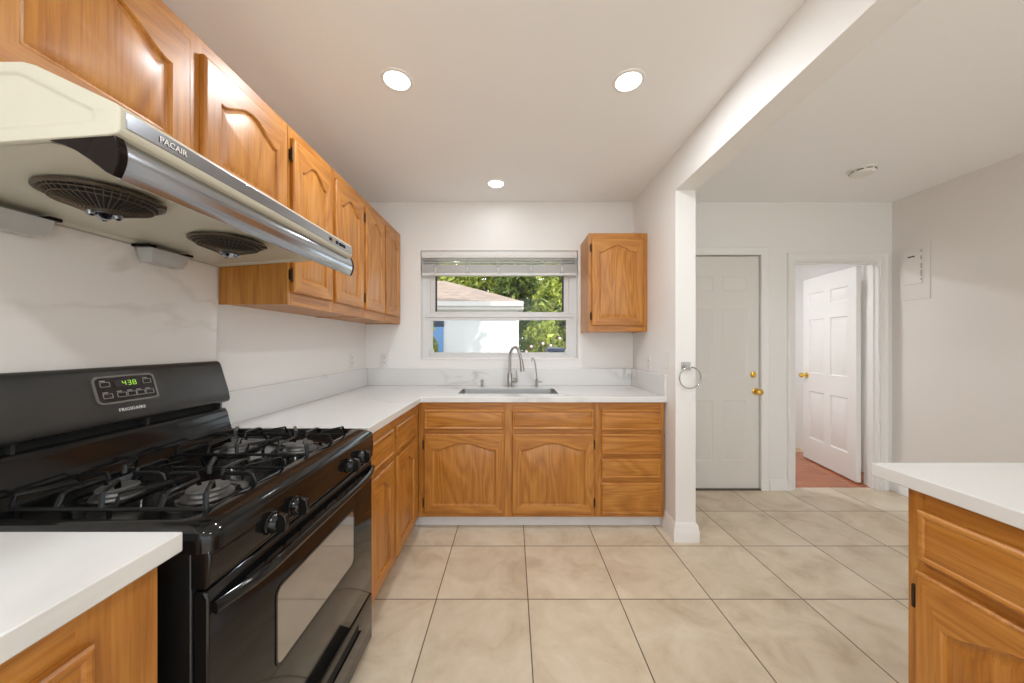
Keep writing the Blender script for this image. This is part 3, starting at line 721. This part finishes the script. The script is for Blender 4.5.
for i, ch in enumerate('438'):
    cx = -0.004 + i * 0.0145
    for sgm in SEG[ch]:
        if sgm in 'agd':
            z = {'a': hh, 'g': 0, 'd': -hh}[sgm]; dg.box(cx-hw+0.0006, cx+hw-0.0006, z-th/2, z+th/2, 0.0017, 0.0021)
        else:
            x = cx + (hw if sgm in 'bc' else -hw); z0, z1 = ((0.0006, hh-0.0004) if sgm in 'bf' else (-hh+0.0004, -0.0006)); dg.box(x-th/2, x+th/2, z0, z1, 0.0017, 0.0021)
on_console('clock_digits', dg, LEDG, dp, 0.0, 0.080)
text_mesh('brand_lettering', 'FRIGIDAIRE', 0.0135, console(0.0, -0.004, 0.0008), MARK, bg, space=1.12)

# burners and grates
GY = ((0.740, 0.990), (1.105, 1.355)); GX = (-1.108, -0.652)
BXS = (-0.766, -0.994)
cen = [(BXS[0], 0.858), (BXS[1], 0.858), (BXS[0], 1.226), (BXS[1], 1.226)]
for i, (cx, cy) in enumerate(cen):
    rr = 0.043 if i in (0, 2) else 0.039
    bb = MB(); bb.lathe([(0.088, -0.0005), (0.086, 0.004), (0.070, 0.001), (0.062, 0.003), (0.058, 0.0005)], (cx, cy, 0.8932), 'z', 36)
    br = bb.build('burner', BLACK, st)
    MB().lathe([(rr+0.010, 0.001), (rr+0.008, 0.007), (rr-0.002, 0.009), (rr-0.005, 0.016)], (cx, cy, 0.8932), 'z', 32).build('burner_head', BURN, br)
    MB().lathe([(rr-0.006, 0.016), (rr, 0.0175), (rr, 0.022), (rr-0.004, 0.0255), (0.01, 0.0265)], (cx, cy, 0.8932), 'z', 32).build('burner_cap', CAP, br)
def bar(b, pts, wv=0.0032, hv=0.0062):
    """flat cast bar through pts"""
    b.tube(pts, hv, 8, sx=wv/hv)
for gi, (ya, yb) in enumerate(GY):
    gr = None
    fz, tz = 0.915, 0.946
    xa, xb = GX; xm = (xa+xb)/2; cy = (ya+yb)/2
    g = MB()
    fr_pts = [(x, y, fz) for x, y in rrect(xa, xb, ya, yb, 0.02, 4)]
    g.tube(fr_pts, 0.0048, 8, closed=True)
    bar(g, [(xm, ya, fz), (xm, yb, fz)])
    for x in (xa+0.03, xm, xb-0.03):
        for y in (ya+0.002, yb-0.002): g.tube([(x, y, fz), (x, y, 0.894)], 0.0045, 8)
    gr = g.build('grate', IRON, st)
    for bx in BXS:
        lo, hi = (xm, xb) if bx > xm else (xa, xm)
        outer = hi if bx > xm else lo
        for k, (sx, sy) in enumerate((((lo+hi)/2, ya), ((lo+hi)/2, yb))):
            dirv = 1 if sy == ya else -1
            fg = MB(); bar(fg, [(bx, sy, fz), (bx, sy+dirv*0.012, tz-0.004), (bx, sy+dirv*0.022, tz), (bx, cy-dirv*0.036, tz), (bx, cy-dirv*0.032, tz-0.016)])
            fg.build('grate_finger', IRON, gr)
        for sx in (lo, hi):
            d = 1 if sx < bx else -1
            fg = MB(); bar(fg, [(sx, cy, fz), (sx+d*0.010, cy, tz-0.004), (sx+d*0.020, cy, tz), (bx-d*0.036, cy, tz), (bx-d*0.032, cy, tz-0.016)])
            fg.build('grate_finger', IRON, gr)
        for sx in (lo, hi):                      # slanting corner arms
            for sy in (ya, yb):
                d = 1 if sx < bx else -1; e = 1 if sy == ya else -1
                fg = MB(); bar(fg, [(sx+d*0.014, sy, fz), (sx+d*0.020, sy+e*0.006, tz), (sx+d*0.066, sy+e*0.074, tz), (sx+d*0.070, sy+e*0.080, tz-0.018)])
                fg.build('grate_finger', IRON, gr)

# control panel, knobs
pr = [(SX-0.035, 0.868), (-0.590, 0.868), (-0.588, 0.855), (-0.592, 0.800), (-0.600, 0.793), (SX-0.035, 0.793)]
cp = MB().prism(pr, SY0+0.001, SY1-0.001, 'y').build('control_panel', BLACK, st, bevel=0.004)
for i, yk in enumerate((0.832, 0.917, 1.226, 1.318)):
    kb = MB(); kb.lathe([(0.027, 0), (0.027, 0.005), (0.0235, 0.008), (0.0215, 0.020), (0.018, 0.024)], (-0.591, yk, 0.838), 'x', 26)
    kn = kb.build('knob', BLACK, st)
    gp = MB(); gp.prism([(-0.572, 0.812), (-0.551, 0.818), (-0.547, 0.838), (-0.551, 0.858), (-0.572, 0.864)], yk-0.0065, yk+0.0065, 'y')
    gp.build('knob_grip', BLACK, kn, bevel=0.003)
    mk = MB(); mk.box(-0.5905, -0.5895, yk-0.040, yk-0.0385, 0.850, 0.858); mk.box(-0.5905, -0.5895, yk-0.0325, yk-0.031, 0.850, 0.858)
    mk.box(-0.5905, -0.5895, yk-0.040, yk-0.031, 0.850, 0.8512); mk.box(-0.5905, -0.5895, yk-0.040, yk-0.031, 0.8568, 0.858)
    mk.box(-0.5905, -0.5895, yk+0.002, yk+0.0035, 0.867, 0.8675)
    mk.build('knob_marking', MARK, cp)
# oven door with window, vents and bowed handle
od = MB()
od.prism([(SX-0.030, 0.232), (SX-0.003, 0.232), (SX, 0.236), (SX, 0.775), (SX-0.008, 0.788), (SX-0.030, 0.788)], SY0+0.004, SY1-0.004, 'y')
dr = od.build('oven_door', BLACK, st, bevel=0.004)
wv = MB(); wv.prism(rrect(0.858, 1.279, 0.4535, 0.656, 0.022), SX, SX+0.0012, 'x'); wv.build('oven_window', OVGLASS, dr, smooth=False)
wf = MB(); A = rrect(0.855, 1.283, 0.450, 0.660, 0.025); B_ = rrect(0.861, 1.276, 0.4565, 0.653, 0.020)
wf.loops([[(SX, u, v) for u, v in A], [(SX+0.002, u, v) for u, v in A], [(SX+0.002, u, v) for u, v in B_], [(SX, u, v) for u, v in B_]], False, False)
wf.build('window_trim', BLACK, dr)
for i in range(9):
    y0 = SY0 + 0.10 + i * 0.066
    MB().box(SX-0.001, SX+0.0006, y0, y0+0.052, 0.744, 0.754).build('vent_slot', SLOT, dr, smooth=False)
pts = []; rs = []
for i in range(21):
    u = i / 20; y = SY0+0.012 + u*(SY1-SY0-0.024)
    bow = min(1.0, math.sin(math.pi*min(u, 1-u)/0.36) if min(u, 1-u) < 0.18 else 1.0)
    pts.append((SX + 0.006 + 0.029*bow, y, 0.752 + 0.004*bow)); rs.append(0.0135)
MB().tube(pts, rs, 12, sx=0.72).build('door_handle', BLACK, dr)
# storage drawer with finger pull
sdw = MB(); sdw.prism([(SX-0.030, 0.020), (SX-0.010, 0.020), (SX, 0.034), (SX, 0.218), (SX-0.004, 0.222), (SX-0.030, 0.222)], SY0+0.004, SY1-0.004, 'y')
sdr = sdw.build('storage_drawer', BLACK, st, bevel=0.004)
MB().box(SX-0.001, SX+0.0006, SY0+0.13, SY1-0.13, 0.150, 0.187).build('finger_pull', SLOT, sdr, smooth=False)
MB().prism([(SX, 0.150), (SX+0.008, 0.153), (SX+0.008, 0.158), (SX, 0.156)], SY0+0.12, SY1-0.12, 'y').build('pull_lip', BLACK, sdr, bevel=0.001)

# ------------------------------------------------------------------ range hood
HX, HY0, HY1 = -0.695, 0.602, 1.476
hd = empty('range_hood', (-0.98, (HY0+HY1)/2, 1.60)); tag(hd, 'cream range hood with chrome visor and two round fan grilles', 'range hood')
pr = [(XL+0.003, 1.608), (-0.715, 1.646), (-0.700, 1.649), (HX, 1.656), (HX, 1.694), (-0.702, 1.702), (-0.845, 1.770), (-0.868, 1.776), (XL+0.003, 1.776)]
import bmesh
inn = [(XL+0.03, 1.640), (-0.80, 1.672), (-0.775, 1.674), (-0.760, 1.676), (-0.752, 1.681), (-0.760, 1.690), (-0.866, 1.744), (-0.880, 1.750), (XL+0.03, 1.750)]
def mix2(t): return [(p[0]*(1-t)+q[0]*t, p[1]*(1-t)+q[1]*t) for p, q in zip(pr, inn)]
def at_y(pl, y): return [(x, y, z) for x, z in pl]
me_b = MB().loops([at_y(inn, HY0+0.004), at_y(mix2(0.88), HY0+0.004), at_y(mix2(0.72), HY0), at_y(pr, HY0), at_y(pr, HY1), at_y(mix2(0.72), HY1), at_y(mix2(0.88), HY1-0.004), at_y(inn, HY1-0.004)])
body = me_b.build('hood_body', CREAM, hd)
bm = bmesh.new(); bm.from_mesh(body.data)
bot = [f for f in bm.faces if f.normal.z < -0.9 and f.calc_area() > 0.1]
for f_ in bot:
    bmesh.ops.inset_region(bm, faces=[f_], thickness=0.014, depth=0.0)
    bmesh.ops.inset_region(bm, faces=[f_], thickness=0.018, depth=-0.008)
bm.to_mesh(body.data); bm.free()
body.data.polygons.foreach_set('use_smooth', [True]*len(body.data.polygons)); body.data.set_sharp_from_angle(angle=R(50))
md = body.modifiers.new('soft_edges', 'BEVEL'); md.width = 0.006; md.segments = 3; md.limit_method = 'ANGLE'; md.angle_limit = R(30)
stp = MB().box(HX-0.001, HX+0.002, HY0+0.010, HY1-0.008, 1.663, 1.692).build('front_strip', CHROME, hd, bevel=0.0008)
text_M = Matrix(((0, 0, 1, HX+0.0026), (1, 0, 0, 0.696), (0, 1, 0, 1.678), (0, 0, 0, 1)))
sh_M = Matrix(((0, 0, 1, HX+0.0022), (1, 0, 0, 0.6945), (0, 1, 0, 1.6768), (0, 0, 0, 1)))
text_mesh('nameplate_shadow', 'PACAIR', 0.0165, sh_M, SLOT, stp, depth=0.0003)  # offset black copy of the letters, painted as their shadow
text_mesh('nameplate', 'PACAIR', 0.0165, text_M, mat('silver_letters', (0.85, 0.85, 0.85), 0.3), stp, depth=0.0008)
for i, (ya, yb, mm) in enumerate(((1.292, 1.306, SLOT), (1.307, 1.322, mat('amber_switch', (0.35, 0.2, 0.05), 0.3)), (1.338, 1.356, SLOT), (1.366, 1.388, SLOT), (1.394, 1.412, SLOT))):
    MB().box(HX+0.002, HX+0.004, ya, yb, 1.671, 1.683).build('switch', mm, stp, bevel=0.0008)
# curved chrome visor with dark end cheeks
vp = []
for i in range(11):
    u = i / 10; z = 1.652 - 0.076*u
    vp.append((-0.727 + 0.026*math.sin(math.pi*(0.18+0.60*u)) - 0.006*u, z))
inner = [(x-0.004, z) for x, z in reversed(vp)]
MB().prism(vp + inner, HY0+0.020, HY1+0.028, 'y').build('visor', CHROME, hd, ang=50)
for (ya, yb) in ((HY0+0.004, HY0+0.020), (HY1+0.028, HY1+0.034)):
    ck = [(-0.845, 1.650), (-0.846, 1.643), (-0.824, 1.638), (-0.800, 1.631), (-0.778, 1.620), (-0.757, 1.606), (-0.738, 1.592), (-0.728, 1.584)]
    ck += [(x+0.003, z) for x, z in reversed(vp)] + [(-0.712, 1.655)]
    MB().prism(ck, ya, yb, 'y').build('visor_cheek', BROWNB, hd, bevel=0.002)
def under(x): return 1.608 + (x - XL)/( -0.715 - XL)*0.038 + 0.0005
for cyf in (0.824, 1.184):
    cxf = -0.988; z = under(cxf)
    fb = MB(); fb.lathe([(0.106, 0.003), (0.106, -0.003), (0.100, -0.0045), (0.096, -0.002), (0.095, 0.003)], (cxf, cyf, z), 'z', 40, cap=False)
    fg = fb.build('fan_grille', WIRE, hd)
    MB().lathe([(0.0955, 0.0005), (0.05, 0.0006)], (cxf, cyf, z), 'z', 40).build('fan_shade_disc', SLOT, fg, smooth=False)  # flat black disc stands in for the shaded fan recess
    wr = MB()
    for i in range(44):
        a = 2*math.pi*i/44; c_, s_ = math.cos(a), math.sin(a)
        wr.tube([(cxf+0.097*c_, cyf+0.097*s_, z-0.002), (cxf+0.085*c_, cyf+0.085*s_, z-0.016), (cxf+0.022*c_, cyf+0.022*s_, z-0.040)], 0.0009, 5)
    for rad, dz in ((0.094, -0.008), (0.085, -0.016), (0.03, -0.038)):
        wr.tube([(cxf+rad*math.cos(2*math.pi*i/36), cyf+rad*math.sin(2*math.pi*i/36), z+dz) for i in range(36)], 0.0013, 5, closed=True)
    wr.build('wire_guard', WIRE, fg)
    hb = MB(); hb.lathe([(0.026, -0.034), (0.026, -0.041), (0.018, -0.045), (0.010, -0.050), (0.004, -0.052)], (cxf, cyf, z), 'z', 24)
    for k in range(3):
        a = 2*math.pi*k/3+0.4; hb.lathe([(0.008, -0.038), (0.008, -0.048), (0.004, -0.051)], (cxf+0.024*math.cos(a), cyf+0.024*math.sin(a), z), 'z', 12)
    hb.build('grille_hub', CHROME, fg)
    MB().box(cxf+0.080, cxf+0.097, cyf+0.04, cyf+0.054, z-0.008, z+0.001).build('grille_clip', WIRE, fg)
for (ya, yb) in ((0.765, 0.900), (1.142, 1.274)):
    def cup(e, z): return [(XL+0.012+e*0.3, ya+e, z), (XL+0.066-e, ya+e, z), (XL+0.066-e, yb-e, z), (XL+0.012+e*0.3, yb-e, z)]
    gc = MB().loops([cup(0.012, 1.553), cup(0.004, 1.575), cup(0, 1.600), cup(0.003, 1.600), cup(0.007, 1.575), cup(0.015, 1.557)], cap0=True, cap1=True).build('grease_cup', CUPP, hd, bevel=0.002)
    MB().box(XL+0.010, XL+0.070, ya-0.012, ya+0.012, 1.600, 1.609).build('cup_bracket', BROWNB, gc)
    MB().box(XL+0.010, XL+0.070, yb-0.012, yb+0.012, 1.600, 1.609).build('cup_bracket', BROWNB, gc)

# ------------------------------------------------------------------ wall fittings
def wall_plate(name, label, M, kind, group, cat, w_=0.072, h_=0.118):
    """plate in local x-z, front towards -y"""
    r = bpy.data.objects.new(name, None); COL.objects.link(r); place(r, M); tag(r, label, cat, group)
    MB().box(-w_/2, w_/2, -0.005, -0.0003, -h_/2, h_/2).build('cover_plate', PLATE, r, world=False, bevel=0.002)
    if kind == 'outlet':
        for z in (-0.022, 0.022):
            o = MB().prism(rrect(-0.017, 0.017, z-0.014, z+0.014, 0.006), -0.0065, -0.005, 'y').build('socket', PLATE, r, world=False)
            sl = MB(); sl.box(-0.008, -0.0055, -0.0068, -0.0064, z-0.004, z+0.006); sl.box(0.0055, 0.008, -0.0068, -0.0064, z-0.003, z+0.005); sl.box(-0.002, 0.002, -0.0068, -0.0064, z-0.010, z-0.006)
            sl.build('slot', SLOT, o, world=False)
    else:
        MB().prism([(-0.005, -0.030), (-0.008, -0.030), (-0.0055, 0.030), (-0.005, 0.030)], -0.016, 0.016, 'x').build('rocker', PLATE, r, world=False)
    return r
T = Matrix.Translation
GO = 'kitchen outlets and switches'
wall_plate('wall_outlet', 'white outlet on the left wall above the backsplash near the corner', T((XL, 2.70, 1.146)) @ Matrix.Rotation(R(90), 4, 'Z'), 'outlet', GO, 'outlet')
wall_plate('wall_outlet', 'white outlet on the back wall between corner and window', T((-1.112, YB, 1.136)), 'outlet', GO, 'outlet')
wall_plate('light_switch', 'white light switch on the partition close to its front edge', T((PX0, 2.325, 1.166)) @ Matrix.Rotation(R(-90), 4, 'Z'), 'switch', GO, 'switch')
wall_plate('wall_outlet', 'white outlet on the partition under the single wall cabinet', T((PX0, 2.62, 1.128)) @ Matrix.Rotation(R(-90), 4, 'Z'), 'outlet', GO, 'outlet')

tr = empty('towel_ring', (1.121, PY, 1.13)); tag(tr, 'chrome towel ring mounted on the end of the partition', 'towel ring')
mb = MB(); mb.box(1.094, 1.150, PY-0.012, PY, 1.106, 1.158)
mb.build('mounting_plate', CHROMEB, tr, bevel=0.003)
mb = MB(); mb.box(1.108, 1.136, PY-0.045, PY-0.012, 1.116, 1.142); mb.build('post', CHROMEB, tr, bevel=0.003)
MB().tube([(1.132+0.068*math.cos(2*math.pi*i/48), PY-0.040-0.006*math.sin(2*math.pi*i/48), 1.060+0.068*math.sin(2*math.pi*i/48)) for i in range(48)], 0.0042, 10, closed=True).build('ring', CHROMEB, tr)

# wall panel on the right wall
wpn = empty('electrical_panel', (XR, 2.79, 1.88)); tag(wpn, 'painted over electrical panel with a small black latch on the right wall', 'electrical panel')
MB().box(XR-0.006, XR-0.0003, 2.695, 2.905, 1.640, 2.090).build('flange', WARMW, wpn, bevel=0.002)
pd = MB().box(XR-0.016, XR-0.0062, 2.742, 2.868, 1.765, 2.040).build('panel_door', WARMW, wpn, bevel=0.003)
MB().box(XR-0.018, XR-0.016, 2.79, 2.838, 1.990, 2.000).build('latch', SLOT, pd)
hb = MB()
for z, l in ((2.03, 0.02), (1.975, 0.03), (1.91, 0.04), (1.85, 0.05), (1.80, 0.018)): hb.box(XR-0.0165, XR-0.0155, 2.744, 2.748, z-l/2, z+l/2)
hb.build('hinge', SLOT, pd)

sm = empty('smoke_detector', (2.485, 2.41, ZC)); tag(sm, 'round white smoke detector on the ceiling beyond the beam', 'smoke detector')
MB().lathe([(0.078, -0.0003), (0.078, -0.012), (0.072, -0.014)], (2.485, 2.41, ZC), 'z', 36).build('base', PLATE, sm)
dm = MB().lathe([(0.070, -0.014), (0.068, -0.030), (0.058, -0.040), (0.02, -0.043)], (2.485, 2.41, ZC), 'z', 36).build('dome', PLATE, sm)
sl = MB()
for i in range(9):
    a = 2*math.pi*i/9; a0, a1 = a, a+0.5
    pts = [(2.485+0.0695*math.cos(a0+(a1-a0)*k/5), 2.41+0.0695*math.sin(a0+(a1-a0)*k/5), ZC-0.021) for k in range(6)]
    sl.tube(pts, 0.0028, 6)
sl.build('smoke_slot', SLOT, dm)

# ------------------------------------------------------------------ recessed lights
def downlight(x, y, label, z=ZC, watts=LAMP_W, group='recessed ceiling lights', r=0.058):
    d = empty('recessed_light', (x, y, z)); tag(d, label, 'ceiling light', group)
    MB().lathe([(r+0.016, -0.0003), (r+0.014, -0.004), (r+0.002, -0.006), (r, -0.003)], (x, y, z), 'z', 36, cap=False).build('trim_ring', TRIMW, d)
    MB().lathe([(r, -0.003), (r*0.6, -0.0042), (0.004, -0.0045)], (x, y, z), 'z', 36).build('lens', LAMPG, d)
    l = bpy.data.lights.new('downlight_lamp', 'AREA'); l.shape = 'DISK'; l.size = 2*r; l.energy = watts; l.color = (0.94, 0.97, 1.0)
    lo = bpy.data.objects.new('downlight_lamp', l); COL.objects.link(lo); place(lo, Matrix.Translation((x, y, z-0.008)), d)
    return d
downlight(-0.54, 1.597, 'round recessed ceiling light nearest the hood cabinets')
downlight(0.549, 1.603, 'round recessed ceiling light nearest the beam')
downlight(-0.124, 2.627, 'round recessed ceiling light just in front of the window', watts=LAMP_W*0.12)
downlight(-0.54, -0.3, 'added recessed fill light, unseen behind the viewpoint on the cabinet side')  # added lamp out of view, fills the kitchen from behind
downlight(0.549, -0.3, 'added recessed fill light, unseen behind the viewpoint on the beam side')  # second added lamp out of view, same rear fill
downlight(2.3, 0.3, 'added recessed fill light, out of view over the dining area past the beam', watts=LAMP_W*0.55)  # added lamp out of view, sets the dining area brightness
downlight(1.95, 3.75, 'added fill light, out of view in the hall beyond the open door', z=2.30, watts=14)  # added unseen lamp, brightens the open door and hall walls

# ------------------------------------------------------------------ outdoors
GZ = -0.25
struct(MB().box(-30, 30, 3.1, 60, GZ-0.2, GZ).build('ground_garden', SOIL, smooth=False))
struct(MB().box(-30, 30, -40, YR-0.12, -0.25, -0.06).build('ground_bounce', BOUNCE_GROUND, smooth=False))  # unseen ground behind the camera, added to bounce daylight onto the ceiling
ga = empty('garage', (-1.5, 11.5, GZ)); tag(ga, 'white stucco outbuilding with shingled hip roof outside the window', 'building')
GXR, GYF = 0.20, 10.0
wlm = MB().box(-6.0, GXR, GYF, 15.0, GZ, 2.32).build('wall', STUCCO, ga, smooth=False)
ex0, ex1, ey0, ey1 = -6.45, GXR+0.10, GYF-0.24, 15.4
MB().box(ex0, ex1, ey0, ey1, 2.25, 2.29).build('soffit', FASCIA, ga, smooth=False)
fb = MB(); fb.box(ex0, ex1, ey0-0.03, ey0, 2.27, 2.48); fb.box(ex1, ex1+0.03, ey0-0.03, ey1, 2.27, 2.48); fb.box(ex0, ex1+0.03, ey0-0.10, ey0-0.03, 2.36, 2.49)
fb.build('fascia', FASCIA, ga, smooth=False)
hh_ = (ey1-ey0)/2; rp_ = 0.40; zr = 2.48
A = [(ex0-0.05, ey0-0.08, zr), (ex1+0.06, ey0-0.08, zr), (ex1+0.06, ey1+0.05, zr), (ex0-0.05, ey1+0.05, zr)]
rd = [(ex1+0.06-hh_, (ey0+ey1)/2, zr+rp_*hh_), (ex0-0.05+hh_*0.8, (ey0+ey1)/2, zr+rp_*hh_)]
MB().add(A + rd, [(0, 1, 4, 5), (1, 2, 4), (2, 3, 5, 4), (3, 0, 5), (3, 2, 1, 0)]).build('roof', SHINGLE, ga, smooth=False)
MB().box(-2.95, -2.02, GYF-0.03, GYF, GZ, 1.78).build('door', BLUED, ga, smooth=False)
MB().box(-2.97, -2.0, GYF-0.035, GYF, 1.78, 1.95).build('door_head', NAVY, ga, smooth=False)

def tree(name, label, c, rad, n, m, base, leaf=0.16, flowers=0, group='trees and shrubs outside the window', cat='tree', core=0.78):
    t = empty(name, (c[0], c[1], base)); tag(t, label, cat, group)
    if c[2] - rad[2] > base + 0.2:
        MB().tube([(c[0], c[1], base), (c[0]+0.05, c[1], (base+c[2])/2), (c[0], c[1], c[2])], [0.12, 0.09, 0.05], 8).build('trunk', BARK, t)
    b = MB()
    lumps = []
    for i in range(26):
        v = Vector((random.gauss(0, 1), random.gauss(0, 1), random.gauss(0, 1))).normalized()
        lumps.append((Vector((c[0]+v.x*rad[0]*0.66, c[1]+v.y*rad[1]*0.66, c[2]+v.z*rad[2]*0.66)), random.uniform(0.28, 0.46)))
    lumps.append((Vector(c), 0.8))
    for i in range(n):
        lc, lr = random.choice(lumps)
        v = Vector((random.gauss(0, 1), random.gauss(0, 1), random.gauss(0, 1))).normalized() * (random.random() ** 0.35)
        p = lc + Vector((v.x*rad[0], v.y*rad[1], v.z*rad[2])) * lr
        if p.z < base: p.z = base + random.random()*0.3
        s = leaf * random.uniform(0.6, 1.3)
        d = Vector((random.gauss(0, 1), random.gauss(0, 1), random.gauss(0, 1))).normalized(); e = d.orthogonal().normalized()
        q = Matrix.Rotation(random.uniform(0, 6.28), 3, d) @ e; r_ = d.cross(q)
        b.add([p - q*s, p - q*s*0.1 + r_*s*0.42 + d*s*0.08, p + q*s, p - q*s*0.1 - r_*s*0.42 + d*s*0.08], [(0, 1, 2, 3)])
    b.build('foliage', m, t, smooth=False)
    if flowers:
        fl = MB()
        for i in range(flowers):
            v = Vector((random.gauss(0, 1), -abs(random.gauss(0, 1)), random.gauss(0, 0.7))).normalized()
            p = (c[0]+v.x*rad[0]*0.95, c[1]+v.y*rad[1]*1.02, c[2]+v.z*rad[2]*0.9)
            fl.lathe([(0.01, -0.02), (0.04, 0.0), (0.03, 0.02), (0.006, 0.01)], p, 'y', 7)
        fl.build('blossom', PETAL, t)
    return t
tree('tree', 'yellow-green bush tree right of the outbuilding wall', (1.85, 12.5, 1.6), (1.3, 1.15, 2.1), 6500, LEAFA, GZ, 0.13)
tree('flowering_shrub', 'flowering shrub with pink blossoms at the corner of the outbuilding', (0.95, 10.3, 0.9), (0.65, 0.6, 1.15), 3000, LEAFA, GZ, 0.10, flowers=12, cat='shrub')
tree('tree', 'tall bright tree at the right side of the window view', (3.3, 15.7, 3.4), (2.2, 1.5, 3.2), 6500, LEAFA, GZ, 0.19)
tree('tree', 'deep green tree rising just behind the hip of the outbuilding roof', (0.9, 19.6, 3.6), (2.3, 1.7, 3.8), 6000, LEAFB, GZ, 0.22)
tree('tree', 'dark leafy tree behind the high left part of the outbuilding roof', (-4.0, 19.6, 4.2), (2.3, 1.8, 3.8), 6000, LEAFA, GZ, 0.22)
tree('shrub', 'slim green shrub glimpsed at the far left edge of the window', (-2.24, 9.2, 0.9), (0.24, 0.24, 1.1), 1500, LEAFA, GZ, 0.08, cat='shrub')
tree('tree', 'tree at the side of the garden whose crown shades the outbuilding', (1.42, 5.3, 6.6), (1.25, 1.1, 1.1), 2600, LEAFB, GZ, 0.15)
tree('tree', 'broad tree filling the gap above the middle of the outbuilding roof', (-1.7, 24.0, 3.8), (3.2, 1.8, 4.6), 6000, LEAFA, GZ, 0.26)
bn = empty('garden_bin', (0.98, 8.0, GZ)); tag(bn, 'dark navy garden bin under the bushes outside', 'bin')
MB().loops([[(x, y, GZ+0.002) for x, y in rrect(0.86, 1.14, 7.75, 8.2, 0.04)], [(x, y, 1.11) for x, y in rrect(0.82, 1.18, 7.7, 8.25, 0.04)]]).build('bin_body', NAVY, bn)
MB().loops([[(x, y, 1.11) for x, y in rrect(0.80, 1.20, 7.68, 8.27, 0.05)], [(x, y, 1.17) for x, y in rrect(0.80, 1.20, 7.68, 8.27, 0.05)], [(x, y, 1.20) for x, y in rrect(0.85, 1.15, 7.75, 8.2, 0.05)]]).build('bin_lid', NAVY, bn)
